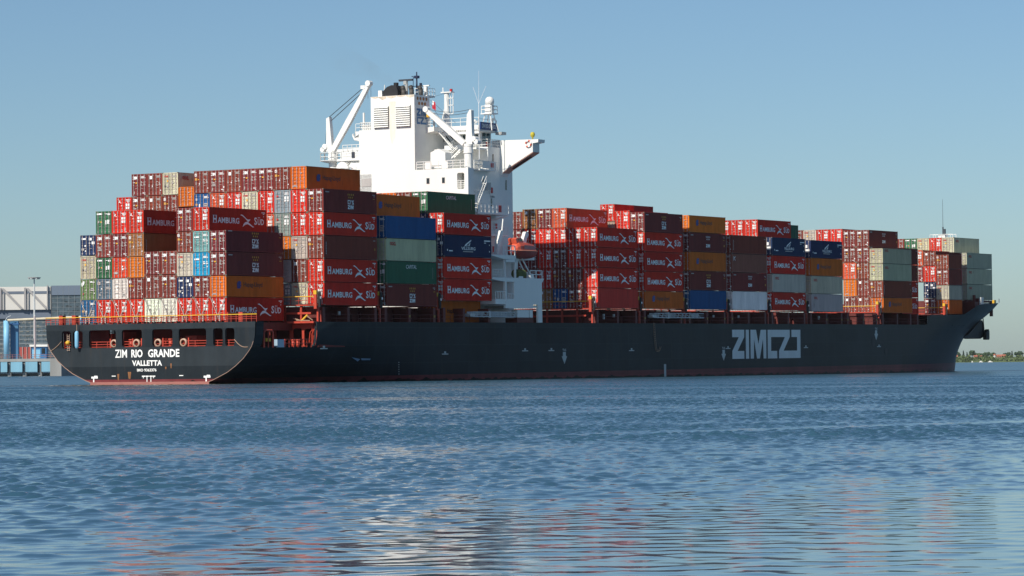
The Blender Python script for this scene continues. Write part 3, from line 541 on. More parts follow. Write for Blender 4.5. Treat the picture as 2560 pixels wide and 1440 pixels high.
mb = MB().prism([(57.6, 2.3, 39.4), (57.6, 2.33, 40.2), (57.6, 1.7, 40.75), (57.6, 0.95, 40.97), (57.6, 0.2, 40.9), (57.6, -0.05, 40.2), (57.6, -0.1, 39.4)], (2.0, 0, 0)).tube((58.5, 0.75, 40.9), (58.5, 0.75, 41.35), 0.35, 10); S('exhaust_hood', mb, M_BLACK, FUN)
for y, x in ((-0.62, 58.3), (-1.75, 58.6), (-2.6, 59.6)):
    mb = MB().tube((x, y, 39.4), (x, y+0.02, 40.3), 0.33, 10).tube((x, y+0.02, 40.25), (x+0.15, y+0.28, 40.75), 0.32, 10); S('exhaust_pipe', mb, paint('sooty_steel', (0.06, 0.055, 0.05), 0.6, 0.5, 1.5), FUN, True)
mb = MB().box(57.5, 59, 2.5, 3.1, 39.4, 40.3).tube((58, 2.4, 40.2), (58, 2.3, 41.1), 0.07, 6); S('vent_cowl', mb, M_WHITE, FUN)
mb = MB().tube((59.5, -0.35, 39.4), (59.5, -0.35, 41.2), 0.24, 8).tube((59.5, -0.2, 41.1), (59.5, -0.2, 41.6), 0.33, 8); RAD = S('radar_mast', mb, M_GREY, FUN)
mb = MB().box(59.3, 59.7, -1.35, 0.85, 41.6, 41.85); o = S('radar_scanner', mb, M_MDK, FUN); 
mb = MB().tube((60.6, -1.35, 39.4), (60.6, -1.35, 42.9), 0.15, 8, 0.08).tube((60.6, -1.35, 42.0), (60.6, -1.35, 42.35), 0.4, 10).path([(60.6, -0.75, 40.6), (60.6, -0.78, 42.3), (60.6, -0.5, 42.3)], 0.05).tube((60.6, -2.1, 40.9), (60.6, -0.7, 40.9), 0.05).box(60.4, 60.8, -2.1, -1.9, 40.9, 41.3); S('signal_pole', mb, paint('navy_mast', (0.015, 0.02, 0.06), 0.5), FUN)
mb = MB().box(60.3, 62.4, -3.2, -1.2, 39.3, 39.55).box(60.9, 61.4, -2.7, -2.3, 39.5, 40.8).box(61.0, 61.3, -3.1, -1.9, 40.85, 41.02); rails(mb, (60.3, -3.2, 39.55), (62.4, -3.2, 39.55), 1.0, 3, .04, 2); rails(mb, (60.3, -3.2, 39.55), (60.3, -1.2, 39.55), 1.0, 3, .04, 2); S('radar_platform', mb, M_WHITE, FUN)
mb = MB(); rails(mb, (57, 5.8, 34.8), (57, 3.95, 34.8), 1.1, 6, .05, 3); rails(mb, (57, 5.8, 34.8), (63, 5.8, 34.8), 1.1, 6, .05, 3); mb.tube((57.3, 5.4, 34.8), (57.3, 5.4, 37.3), 0.16, 6).tube((58.5, 4.7, 34.8), (58.5, 4.7, 38.8), 0.03, 4).box(57.2, 62.8, 4.1, 5.6, 34.85, 35.5); S('tower_rail', mb, M_WHITE)
# balcony on the funnel side
mb = MB().prism([(59.8, -3.3, 34.2), (59.8, -4.6, 34.4), (59.8, -4.6, 35.0), (59.8, -3.3, 35.0)], (4.4, 0, 0)); rails(mb, (59.85, -3.3, 35.0), (59.85, -4.6, 35.0), 1.1, 2, .045, 3); rails(mb, (59.85, -4.6, 35.0), (64.2, -4.6, 35.0), 1.1, 4, .045, 3); mb.tube((60, -4.5, 35), (60, -4.5, 37), 0.13, 6); S('funnel_balcony', mb, M_WHITE)
mb = MB().lathe((59.7, -3.75, 36.6), [(0.05, -0.3), (0.28, -0.22), (0.3, 0.1), (0.1, 0.28)], 10); S('yellow_horn', mb, M_YEL)
# bridge
mb = MB().box(64.5, 67.2, -9.4, 9.4, 31.6, 34.3); WH = S('wheelhouse', mb, M_WHITE)
mb = MB()
for y in np.arange(-9.0, 9.0, 1.4): mb.box(64.46, 64.5, y, y+1.15, 33.2, 34.15)
for x in np.arange(64.8, 67, 1.15): mb.box(x, x+.95, -9.44, -9.4, 32.9, 34.2)
S('bridge_windows', mb, M_GGLASS, WH)
mb = MB().box(64.3, 64.46, -9.42, -9.2, 32.1, 34.3); S('window_post', mb, M_WHITE, WH)
mb = MB().box(62.4, 67.5, -10.3, 10.3, 34.3, 34.55); mb.box(62.4, 62.6, -10.3, 10.3, 34.0, 35.15).box(62.4, 67.5, -10.3, -10.15, 34.55, 35.15).box(62.4, 67.5, 10.15, 10.3, 34.55, 35.15).box(64, 66, -9, 9, 34.0, 34.3); S('bridge_roof', mb, M_WHITE)
mb = MB(); rails(mb, (62.5, -10.2, 35.15), (62.5, 10.2, 35.15), 1.1, 14, .045, 2); rails(mb, (62.5, -10.2, 35.15), (67.4, -10.2, 35.15), 0.9, 4, .045, 2); S('roof_rail', mb, M_WHITE)
mb = MB().box(62.6, 66.9, -10.52, -10.34, 34.55, 35.6); NB = S('name_board', mb, paint('name_board_blue', (0.012, 0.04, 0.16), 0.4))
mb = MB().text('ZIM RIO GRANDE', (lambda a, b: (62.85+a, -10.54, 34.8+b)), 3.8, 0.55, 0, .02); S('board_lettering', mb, M_WHITE2, NB, False, False)
mb = MB().box(66.9, 68.2, -11.3, -10.3, 34.0, 34.4); S('roof_bracket', mb, M_GREY)
wing = [(-9.4, 33.25), (-17.0, 33.12), (-16.95, 32.7), (-16.1, 32.6), (-16.1, 31.4), (-11.9, 29.2), (-11.2, 28.7), (-10.85, 28.1), (-10.8, 27.2), (-9.4, 27.2)]
for s_ in (1, -1):
    mb = MB().prism([(67.3, y*s_, z) for y, z in wing], (1.85, 0, 0)); W_ = S('bridge_wing', mb, M_WHITE)
    mb = MB().prism([(67.32, y*s_, z) for y, z in [(-16.12, 31.36), (-11.92, 29.16), (-11.2, 28.64), (-11.17, 28.60), (-11.9, 29.1), (-16.12, 31.3)]], (1.81, 0, 0)); S('wing_soffit', mb, paint('pale_red_paint', (0.55, 0.30, 0.24), 0.6), W_)
mb = MB().prism([(68.0, -15.3, 30.78), (68.0, -12.3, 29.2), (68.0, -12.3, 29.16), (68.0, -15.3, 30.7)], (0.5, 0, 0)); S('soffit_slot', mb, M_BLACK)
mb = MB().lathe((67.9, -15.75, 33.15), [(0.1, 0), (0.12, 0.3), (0.3, 0.45), (0.34, 0.75), (0.25, 1.0), (0.1, 1.05)], 10); S('gyro_repeater', mb, paint('mustard_cover', (0.5, 0.42, 0.03), 0.6), None, True)
mb = MB().box(64.05, 67.3, -10.75, -9.5, 32.1, 32.18); rails(mb, (64.05, -10.75, 32.15), (67.3, -10.75, 32.15), 1.1, 5, .05, 3); rails(mb, (64.05, -10.75, 32.15), (64.05, -5, 32.15), 1.1, 6, .05, 3); S('bridge_deck_rail', mb, M_WHITE)
mb = MB().box(64.9, 65.15, -10.2, -9.9, 32.2, 33.0); S('fire_cabinet', mb, M_ORED)
mb = MB().box(61.2, 64.0, -10.6, -3.6, 31.75, 31.95).box(61.2, 61.3, -8.2, -5.4, 31.95, 32.4); rails(mb, (61.25, -10.5, 31.95), (61.25, -8.3, 31.95), 1.1, 3, .05, 3); S('stair_landing', mb, M_WHITE)
for p0, p1 in (((61.0, -4.4, 34.6), (60.2, -7.3, 31.9)), ((60.0, -9.0, 31.9), (58.2, -6.6, 28.95)), ((58.6, -12.4, 23.9), (60.9, -12.4, 27.0)), ((59, 8.4, 31.5), (58, 10.2, 28.7))):
    a = Vector(p0); b = Vector(p1); lat = Vector((0.5, 0, 0)) if abs(a.y-b.y) > .5 else Vector((0, 0.5, 0)); mb = MB()
    for q in (a, a+lat): mb.tube(q, q+(b-a), 0.09, 4); mb.tube(q + Vector((0, 0, .9)), q+(b-a) + Vector((0, 0, .9)), 0.045, 4)
    for t in np.linspace(0.05, .95, 10): q = a.lerp(b, t); mb.tube(q, q+lat, 0.05, 4)
    for t in (0.0, .5, 1.0): q = a.lerp(b, t); mb.tube(q, q + Vector((0, 0, .9)), 0.04, 4)
    S('inclined_ladder', mb, M_WHITE)
mb = MB(); rails(mb, (56.9, -3.5, 28.9), (56.9, -11.8, 28.9), 1.1, 7, .05, 3); mb.box(56.86, 56.94, -5.8, -4.9, 28.95, 29.9).box(56.86, 56.94, -8.6, -7.6, 28.95, 29.9); S('deck_rail', mb, M_WHITE)
mb = MB().prism([(57.6, -5.35, 28.9), (57.6, -5.35, 31.3), (57.6, -6.6, 31.75), (57.6, -7.75, 31.2), (57.6, -7.75, 28.9)], (2.2, 0, 0)); S('ventilator_house', mb, M_WHITE)
# starboard platforms
mb = MB().box(57.6, 66.0, -12.9, -HOUSE_Y, 22.6, 22.85); rails(mb, (57.6, -12.85, 22.85), (66.0, -12.85, 22.85), 1.15, 8, .06, 2); rails(mb, (57.6, -12.85, 22.85), (57.6, -10.9, 22.85), 1.15, 2, .06, 2)
mb.prism([(66.0, -12.9, 22.6), (62.5, -10.9, 21.7), (66.0, -10.9, 22.0)], (-0.1, 0, 0)); PL = S('side_platform', mb, M_WHITE)
mb = MB().box(63.2, 63.9, -12.95, -12.88, 22.95, 23.9); S('lifebuoy_rack', mb, M_ORED, PL)
mb = MB().box(59.5, 66.4, -12.5, -HOUSE_Y, 19.65, 19.9); rails(mb, (59.5, -12.45, 19.9), (66.4, -12.45, 19.9), 1.1, 6, .05, 3); S('side_platform', mb, M_WHITE)
mb = MB().box(58.3, 60.0, -12.0, -HOUSE_Y, 25.8, 26.0).box(60, 64.2, -11.9, -10.8, 28.7, 28.9); rails(mb, (58.5, -11.85, 28.9), (64.2, -11.85, 28.9), 1.1, 5, .06, 2); mb.box(60.8, 64.1, -11.88, -11.84, 29.0, 30.0); S('side_platform', mb, M_WHITE)
mb = MB().box(64.0, 65.6, -11.6, -10.85, 29.3, 29.9); 
for y in (-11.3, -11.05): mb = MB().box(62.9, 63.15, -11.93, -11.89, 29.2, 29.8).box(63.35, 63.6, -11.93, -11.89, 29.2, 29.8)
S('fire_cabinet', mb, M_ORED)
mb = MB().prism([(55.9, -16.0, 16.85), (62.5, -16.0, 16.85), (62.5, -16.0, 16.3), (59.6, -16.0, 16.25), (55.9, -16.0, 16.75)], (0, 5.2, 0)); mb.box(62.5, 71, -14.0, -HOUSE_Y, 16.4, 16.8); BD = S('boat_deck', mb, M_WHITE)
mb = MB(); rails(mb, (59.2, -15.9, 16.85), (62.4, -15.9, 16.85), 1.3, 3, .09, 2); S('boat_deck_rail', mb, M_WHITE, BD)
mb = MB()
for x in (59.55, 62.4): mb.box(x-0.12, x+0.12, -16.0, -15.75, 9.6 if x < 60 else 13.7, 16.3)
mb.box(59.5, 62.4, -16.0, -15.8, 15.9, 16.3); S('boat_deck_post', mb, M_WHITE)
facep = [(59.4, 9.55), (66.9, 9.55), (66.9, 10.12), (68.25, 10.12), (68.25, 7.6), (69.4, 7.6), (69.4, 13.1), (69.7, 13.4), (70.0, 13.75), (55.9, 13.75), (55.9, 13.5), (58, 13.3), (59.4, 13.2)]
mb = MB().holed(facep, [[(59.75, 10.85), (61.75, 10.85), (61.75, 13.2), (59.75, 13.2)]], lambda x, z: (x, -16.1, z), (0, 0.3, 0)); mb.box(55.9, 70, -15.8, -HOUSE_Y, 13.45, 13.7).box(56.8, 62.5, -16.05, -HOUSE_Y, 10.1, 10.8).box(62.5, 69.3, -15.8, -HOUSE_Y, 9.7, 10.0); EMB = S('embarkation_block', mb, M_WHITE)
mb = MB(); rails(mb, (56.9, -16.0, 10.8), (59.5, -16.0, 10.8), 1.05, 4, .06, 1); rails(mb, (59.8, -16.0, 10.85), (61.7, -16.0, 10.85), 0.7, 3, .06, 1); rails(mb, (56.2, -15.9, 13.75), (59.3, -15.9, 13.75), 1.1, 4, .05, 3); rails(mb, (66.5, -15.9, 13.75), (69.8, -15.9, 13.75), 1.1, 2, .08, 2); S('embarkation_rail', mb, M_WHITE, EMB)
mb = MB().box(62.8, 65.95, -15.95, -15.0, 8.3, 9.35).box(66.15, 67.0, -15.95, -15.0, 8.3, 9.35); S('deck_locker', mb, M_WHITE)
mb = MB().box(62.8, 67.2, -15.9, -14, 7.54, 8.25); S('locker_base', mb, M_MAROON)
mb = MB().prism([(63.4, -15.9, 13.75), (64.6, -15.9, 13.75), (64.4, -15.9, 14.4), (63.6, -15.9, 14.4)], (0, .5, 0)).prism([(66.2, -15.9, 13.75), (67.7, -15.9, 13.75), (67.4, -15.9, 14.4), (66.5, -15.9, 14.4)], (0, .5, 0)); S('davit_foot', mb, M_WHITE)
mb = MB().path([(67.0, -15.7, 14.2), (65.2, -15.2, 16.8)], 0.11, 6).path([(66.4, -15.3, 14.2), (64.7, -14.8, 16.8)], 0.11, 6).prism([(63.8, -15.0, 14.3), (64.6, -15.0, 14.3), (64.8, -15.0, 16.8), (63.6, -15.0, 16.8)], (0, .5, 0)); S('davit_support', mb, M_WHITE)
for x in (60.4, 67.2):
    mb = MB().prism([(x-0.75, -14.7, 17.0), (x-0.3, -14.7, 17.0), (x+0.65, -14.7, 19.4), (x+1.1, -14.7, 19.9), (x+0.9, -14.7, 20.3), (x+0.3, -14.7, 20.3), (x-0.6, -14.7, 18.8)], (0, 0.5, 0))
    mb.tube((x+0.9, -14.5, 20.2), (x+1.25, -14.5, 21.9 if x < 62 else 20.4), 0.1, 6); S('boat_davit', mb, M_WHITE)
mb = MB().tube((63.2, -15.4, 14.35), (65.4, -15.4, 14.35), 0.62, 14); S('raft_canister', mb, M_OLIVE)
# provision cranes
def crane(y, jib, px, zb, name='provision_crane'):
    mb = MB().tube((58.5, y, zb), (58.5, y, 31.0), 0.58, 14).tube((58.5, y, 31.0), (58.5, y, 31.9), 0.7, 14, 0.62).tube((58.5, y, 31.9), (58.5, y, 32.3), 0.66, 14); c_ = S(name, mb, M_WHITE)
    sg = 1 if y > 0 else -1
    yk = y + 0.45*sg
    mb = MB().prism([(58.2, yk-0.55, 32.2), (58.2, yk+0.45, 32.2), (58.2, yk+0.42, 36.9), (58.2, yk-0.1, 37.1)] if y > 0 else [(58.2, yk-0.35, 32.2), (58.2, yk+0.75, 32.2), (58.2, yk+0.45, 36.3), (58.2, yk+0.0, 37.0), (58.2, yk-0.25, 36.9)], (0.7, 0, 0)); S('king_post', mb, M_WHITE, c_)
    a = Vector((57.8, y - 0.35*sg, 32.3)); b = Vector(jib); d = (b-a).normalized(); nrm = Vector((0, -d.z, d.y))
    w0 = 0.45; mb = MB().prism([a - nrm*w0*0.8, a + nrm*w0*0.8, a.lerp(b, .45) + nrm*w0, b + nrm*0.28, b - nrm*0.28, a.lerp(b, .45) - nrm*w0*0.9], (0.55, 0, 0)); mb.tube(b + Vector((-0.1, 0, .15)), b + Vector((0.7, 0, .15)), 0.42, 10); mb.box(57.75, 58.4, b.y + 0.5*sg, b.y + 1.2*sg, b.z-0.6, b.z-0.1) if y > 0 else None
    S('jib', mb, M_WHITE, c_)
    mb = MB(); k0 = Vector((58.3, yk+0.05, 37.0)); e = b + Vector((0.3, 0.9*sg if y > 0 else -0.7, -0.35 if y > 0 else 0.05))
    for off in (Vector((0, 0, 0)), Vector((0, -0.45*sg, -0.45))):
        p = k0 + off; q = e + off*0.7; sag = 0.0 if y > 0 else 0.35
        mb.path([p.lerp(q, t) - Vector((0, 0, sag*math.sin(math.pi*t))) for t in np.linspace(0, 1, 9)], 0.055 if y > 0 else 0.035, 5)
    if y > 0: mb.tube(b, b + Vector((0, 0, -2.0)), 0.025, 4).tube(b + Vector((0, -.5, 0)), b + Vector((0, -.5, -2.0)), 0.025, 4).tube(k0 + Vector((0, .3, -.3)), Vector((58.3, y+1.1, 33.2)), 0.025, 4)
    S('crane_cables', mb, M_MDK, c_)
    mb = MB().tube((58.0, y+1.1*sg, 32.9), (58.9, y+1.1*sg, 32.9), 0.4, 10).tube((58.0, y+1.5*sg, 32.5), (58.9, y+1.5*sg, 32.5), 0.35, 10); S('winch_drum', mb, M_WHITE, c_)
    if y > 0:
        mb = MB().lathe((58.5, y+.3, 30.8), [(0.5, -0.25), (1.6, 0), (1.6, 0.08), (0.5, 0.08)], 12)
        for i in range(10):
            a_ = 2*math.pi*i/10; a2 = 2*math.pi*(i+1)/10; p = Vector((58.5+1.55*math.cos(a_), y+.3+1.55*math.sin(a_), 30.88)); p2 = Vector((58.5+1.55*math.cos(a2), y+.3+1.55*math.sin(a2), 30.88)); rails(mb, p, p2, 1.1, 1, .045, 2)
        S('crane_platform', mb, M_WHITE, c_)
    return c_
crane(-10.95, (57.8, -4.5, 37.2), 0, 24.0); crane(11.5, (57.8, 5.0, 41.3), 0, 26.0)
mb = MB().box(57.5, 62, 5.9, 10.2, 30.7, 31.0).box(57.5, 58.2, 6.2, 9.2, 31.0, 32.1).box(58, 62, 6.0, 11.5, 28.4, 28.7).lathe((57.6, 9.3, 29.6), [(0.2, -.2), (1.0, -.1), (1.05, .3), (0.3, .6)], 12, axis=0); rails(mb, (57.5, 5.9, 31.0), (57.5, 10.2, 31.0), 1.1, 5, .05, 3); rails(mb, (57.2, 5.9, 28.7), (57.2, 11.0, 28.7), 1.1, 6, .05, 3); rails(mb, (57.3, 5.9, 32.1), (57.3, 9.0, 32.1), .8, 4, .05, 2); S('port_platform', mb, M_WHITE)
mb = MB().box(57.4, 57.48, 7.1, 7.6, 31.1, 31.9); S('fire_cabinet', mb, M_MDK)
mb = MB().path([(57.2, 6.0, 33.4), (57.2, 6.9, 33.6), (57.2, 7.2, 34.2), (57.2, 7.1, 34.4)], .14, 6); S('vent_pipe', mb, M_WHITE)
# masts and domes on the bridge roof
mb = MB().tube((66, -2.9, 34.5), (66, -2.9, 40.2), 0.42, 10, 0.36).box(65.5, 66.5, -3.9, -2.2, 40.2, 40.35).tube((66, -1.6, 34.5), (66, -2.6, 38), 0.14, 6)
for z in (37.2, 38.4, 39.4): mb.box(65.9, 66.1, -4.0, -3.0, z, z+0.1)
mb.tube((66, -3.95, 37.2), (66, -3.95, 40.2), 0.07, 5).tube((66, -3.55, 37.2), (66, -3.55, 40.2), 0.05, 5).tube((66, -2.3, 40.2), (66, -2.3, 41.0), 0.08, 5); SM = S('signal_mast', mb, M_WHITE)
mb = MB().box(65.85, 66.15, -3.8, -3.5, 40.35, 40.75); S('mast_lamp', mb, M_ORED, SM)
mb = MB()
for dx, dy in ((-.7, -.7), (.7, -.7), (-.7, .7), (.7, .7)): mb.tube((66+dx*1.3, -9.9+dy*1.3, 34.5), (66+dx*.6, -9.9+dy*.6, 36.9), .08, 5); mb.tube((66+dx*1.15, -9.9+dy*1.15, 36.9), (66+dx*1.15, -9.9+dy*1.15, 38.0), .06, 5)
mb.box(65.1, 66.9, -10.8, -9.0, 36.85, 37.0).box(65.5, 66.5, -10.35, -9.45, 37.0, 38.2)
for z in (37.5, 38.0):
    for a, b in (((65.2, -10.7), (66.8, -10.7)), ((66.8, -10.7), (66.8, -9.1)), ((66.8, -9.1), (65.2, -9.1)), ((65.2, -9.1), (65.2, -10.7))): mb.tube((*a, z), (*b, z), .06, 4)
DT = S('dome_tower', mb, M_WHITE)
mb = MB().lathe((66, -9.95, 38.2), [(0.45, 0), (0.62, .1), (0.64, .55), (0.55, .85), (0.34, 1.05), (0.05, 1.13)], 16); S('satellite_dome', mb, M_WHITE, DT, True)
for x, y, h_ in ((64.5, -7.9, 1.7), (64, -8.7, .8), (66.8, -10.0, 1.1), (67.2, -9.6, .8), (65, -8.3, .7)):
    mb = MB().tube((x, y, 34.5), (x, y, 34.9+h_), 0.05, 5).lathe((x, y, 34.9+h_), [(.05, 0), (.24, .08), (.24, .25), (.08, .38)], 10); S('aerial_dome', mb, M_WHITE)
mb = MB().tube((61.5, -10.9, 30), (61.5, -10.9, 38.1), .08, 6, .05).tube((61.5, -10.9, 38.0), (61.5, -10.95, 42.6), .03, 5, .015).tube((61.5, -10.9, 38.0), (61.5, -10.0, 40.4), .025, 4).tube((61.5, -10.9, 38.0), (61.5, -12.1, 40.4), .025, 4); S('whip_aerial', mb, paint('pale_aerial', (0.7, 0.72, 0.75), .5))
mb = MB()
for a, b in (((60.8, -3.4, 38.9), (62.5, -6.5, 35.6)), ((60.8, -3.4, 38.4), (62.5, -4.6, 35.4)), ((60.8, -3.3, 39.2), (66, -2.9, 40.2))): mb.tube(a, b, .018, 4)
S('stay_wire', mb, M_MDK)
# gangways and pilot ladder
for x0, x1, zc in ((50.7, 62.1, 8.68), (102.8, 118.7, 8.75)):
    mb = MB().box(x0, x1, -16.08, -15.2, zc-0.33, zc-0.25)
    for y in (-16.1, -15.2):
        mb.tube((x0, y, zc+0.33), (x1, y, zc+0.33), 0.06, 5).tube((x0, y, zc-0.3), (x1, y, zc-0.3), 0.08, 5).tube((x0, y, zc), (x1, y, zc), 0.03, 4)
        xs = np.arange(x0, x1-0.9, 1.25)
        for i, x in enumerate(xs): mb.tube((x, y, zc-0.3), (x, y, zc+0.33), 0.05, 4); mb.tube((x, y, zc+0.33), (x+1.25, y, zc-0.3), 0.035, 4)
    mb.box(x0-0.6, x0+.6, -16.1, -15.2, zc-.3, zc+.1).box(x0+4.3, x0+4.55, -16.15, -15.1, zc-.45, zc+.5); mb.box(x0, x1, -15.24, -15.2, zc-.3, zc+.32); S('gangway', mb, M_ALU)
mb = MB(); pts = [(102.4, 7.6), (102.5, 6.2), (102.7, 4.8), (102.9, 3.9), (103.2, 3.4), (103.6, 3.35), (104.0, 3.6), (104.3, 4.1)]
for dx in (-.22, .22): mb.path([(x+dx, -16.18, z) for x, z in pts], 0.03, 4)
for (x0, z0), (x1, z1) in zip(pts[:-1], pts[1:]):
    for t in np.arange(0, 1, .3/max(.35, math.hypot(x1-x0, z1-z0))): x = x0+(x1-x0)*t; z = z0+(z1-z0)*t; mb.tube((x-.25, -16.18, z), (x+.25, -16.18, z), .035, 4)
S('pilot_ladder', mb, paint('old_rope', (.4, .3, .2)))
# lashing rods over the lowest tier of the stern stack
mb = MB()
for c in range(9):
    y0 = -11.6 + 2.5*c + 0.1; y1 = y0 + 2.25
    for a, b in ((y0, y1), (y1, y0)):
        for dz in (0, .18): mb.tube((0.25, a, 10.6), (0.25, a + (b-a)*.62, 7.7+dz), 0.028, 4)
    mb.box(0.15, 0.3, y0+.75, y0+.9, 7.7, 8.5).box(0.15, 0.3, y0+1.35, y0+1.5, 7.7, 8.4)
S('lashing_rod', mb, M_ROD)
mb = MB()
for gx, ys in ((14.5, (-16.1, -13.6, -11.1)), (185.4, (-16.1, -13.6, -11.1)), (220.1, (-13.6, -11.1))):
    for y in ys:
        for a, b in ((y, y+2.2), (y+2.2, y)): mb.tube((gx, a, 12.4), (gx, a+(b-a)*.6, 9.8), .028, 4)
S('lashing_rod', mb, M_ROD)

# things that hang on or rest in the ship
def mooring_float(loc, h, label):
    f = empty('mooring_float', loc, label, 'float', 'sky blue floats at the stern')
    mb = MB().lathe((0, 0, 0), [(0.06, 0), (0.2, 0.12), (0.27, 0.35), (0.27, h-.3), (0.2, h-.1), (0.06, h)], 14); mb.build('float_body', M_LTBLUE, f, True)
    mb = MB().tube((0, 0, h), (0, 0, h+.9), .04, 5); mb.build('lanyard', paint('old_rope', (.4, .3, .2)), f)
mooring_float((-0.45, 10.85, 4.55), 2.25, 'long sky-blue float hanging in a mooring port of the stern')
mooring_float((0.9, 11.05, 7.6), 1.1, 'short sky-blue float behind the yellow stern rail')
rl = empty('rope_ladder', (-0.2, 12.4, 4.3), 'rope ladder with a yellow float in the leftmost stern port', 'ladder')
mb = MB().tube((0, -.18, 0), (0, -.18, 2.1), .03, 4).tube((0, .18, 0), (0, .18, 2.1), .03, 4)
for z in np.arange(.1, 2.1, .25): mb.tube((0, -.2, z), (0, .2, z), .035, 4)
mb.build('rungs', paint('pale_rope', (.5, .36, .28), .8), rl); mb = MB().lathe((-.1, 0, .75), [(.1, 0), (.3, .15), (.3, .4), (.1, .55)], 10); mb.build('float', M_YEL, rl, True)
lb = empty('lifebuoy', (67.2, -15.45, 32.55), 'orange and white lifebuoy hung on the bridge wing', 'lifebuoy')
mb = MB(); n = 24
for i in range(n):
    a = 2*math.pi*i/n; b = 2*math.pi*(i+1)/n; mb.tube((0, .42*math.cos(a), .42*math.sin(a)), (0, .42*math.cos(b), .42*math.sin(b)), .12, 8, mi=(i//3) % 2)
mb.build('ring', [M_BOAT, M_WHITE2], lb)
fl = empty('flag', (61.0, -3.6, 37.7), 'small white and red flag beside the funnel', 'flag')
vs = [(0, -0.55*i/5 + .02*math.sin(i*2), 1.1*(1-j/4) - .25*i/5*1.2) for j in range(5) for i in range(6)]
mb = MB().add([(0.05*math.sin(i % 6 + i//6), v[1], v[2]) for i, v in enumerate(vs)], [(j*6+i, j*6+i+1, j*6+i+7, j*6+i+6) for j in range(4) for i in range(5)]); mb.mi = [0 if (f % 5) < 2 and f < 10 else 1 for f in range(20)]
mb.build('cloth', [M_WHITE2, paint('flag_red', (.45, .02, .04))], fl)
# lifeboat
LBX = 62.5
boat = empty('lifeboat', (LBX, -15.0, 16.4), 'orange enclosed lifeboat hung in its davits beside the white tower', 'lifeboat')
st = [(0, .35, 1.0), (.5, .85, .55), (1.4, 1.2, .15), (3.4, 1.3, 0), (5.2, 1.2, .15), (6.3, .75, .5), (7.0, .15, 1.15)]
vs = []; nA = 9
for x, hw, zk in st:
    for i in range(nA): a = math.pi*i/(nA-1); vs.append((x, -hw*math.cos(a), 1.15 - (1.15-zk)*math.sin(a)**.7))
mb = MB().add(vs, [(j*nA+i, j*nA+i+1, (j+1)*nA+i+1, (j+1)*nA+i) for j in range(len(st)-1) for i in range(nA-1)] + [tuple(range(nA))]); mb.build('boat_hull', M_BOATD, boat, True)
vs = []; cs = [(0.2, .6, 1.3), (.7, 1.0, 2.0), (1.2, 1.15, 2.3), (3.4, 1.2, 2.35), (5.2, 1.1, 2.15), (6.1, .7, 1.75), (6.8, .15, 1.2)]
for x, hw, zt in cs:
    for y, z in ((-hw, 1.15), (-hw*.95, 1.15+(zt-1.15)*.55), (-hw*.72, zt-.08), (-hw*.3, zt), (hw*.3, zt), (hw*.72, zt-.08), (hw*.95, 1.15+(zt-1.15)*.55), (hw, 1.15)): vs.append((x, y, z))
mb = MB().add(vs, [(j*8+i, j*8+i+1, (j+1)*8+i+1, (j+1)*8+i) for j in range(6) for i in range(7)] + [tuple(range(8))]); CAN = mb.build('canopy', M_BOAT, boat)
mb = MB().add([(1.9, -1.24, 1.35), (5.2, -1.16, 1.35), (4.9, -1.1, 1.85), (2.0, -1.2, 1.95)], [(0, 1, 2, 3)]); mb.build('side_panel', paint('dusky_red_panel', (.30, .07, .07), .35), CAN)
mb = MB().box(-0.02, 7.05, -1.33, 1.33, 1.1, 1.2); 
mb = MB().path([(x, -hw-.03, 1.16) for x, hw, zk in st], .07, 6).path([(x, hw+.03, 1.16) for x, hw, zk in st], .07, 6); mb.build('fender_rail', paint('pale_orange', (.72, .26, .16)), boat)
mb = MB().prism([(.9, -.65, 2.2), (.7, -.6, 2.75), (1.2, -.55, 2.95), (2.2, -.55, 2.95), (2.6, -.6, 2.75), (2.7, -.65, 2.25)], (0, 1.3, 0)); CT = mb.build('conning_tower', M_BOAT, boat)
mb = MB().box(1.5, 2.4, -.66, -.64, 2.5, 2.8); mb.build('window', M_GLASS, CT)

# ================================================================== CONTAINERS
LEN = {40: 12.192, 20: 6.058}; HH = {1: 2.896, 0: 2.591}
def shell_mesh(L, H):
    mb = MB(); W = 1.219; n = int(L/0.28) - 1; x0 = 0.2; x1 = L-0.18; p = (x1-x0)/n
    xs = []; 
    for i in range(n): a = x0+i*p; xs += [(a, 0), (a+p*.28, 0), (a+p*.5, .05), (a+p*.78, .05)]
    xs.append((x1, 0))
    for s_ in (-1, 1):
        vs = [(x, s_*(W-.02-d), z) for x, d in xs for z in (.16, H-.11)]
        mb.add(vs, [(2*i, 2*i+2, 2*i+3, 2*i+1) for i in range(len(xs)-1)])
        ya, yb = sorted((s_*W, s_*(W-.08))); mb.box(.18, L-.18, ya, yb, H-.11, H-.02); mb.box(.18, L-.18, ya, yb, .03, .16)
    for x, y in ((0, -W), (0, W-.14), (L-.16, -W), (L-.16, W-.14)): mb.box(x, x+.16, y, y+.14, .12, H-.12)
    mb.box(0.0, .12, -W+.14, W-.14, H-.16, H-.02); mb.box(0.0, .12, -W+.14, W-.14, .04, .2); mb.box(L-.1, L-.02, -W+.14, W-.14, .1, H-.03)
    mb.add([(.05, -W+.05, H-.05), (L-.05, -W+.05, H-.05), (L-.05, W-.05, H-.05), (.05, W-.05, H-.05)], [(0, 1, 2, 3)]); mb.box(.1, L-.1, -W+.1, W-.1, .04, .1)
    for x in (-.012, L-.166):
        for y in (-W-.006, W-.156):
            for z in (0, H-.12): mb.box(x, x+.178, y, y+.162, z, z+.12, 1)
    return mb.mesh('shell', [M_CONT, paint('corner_casting_steel', (.20, .15, .11), .6)])
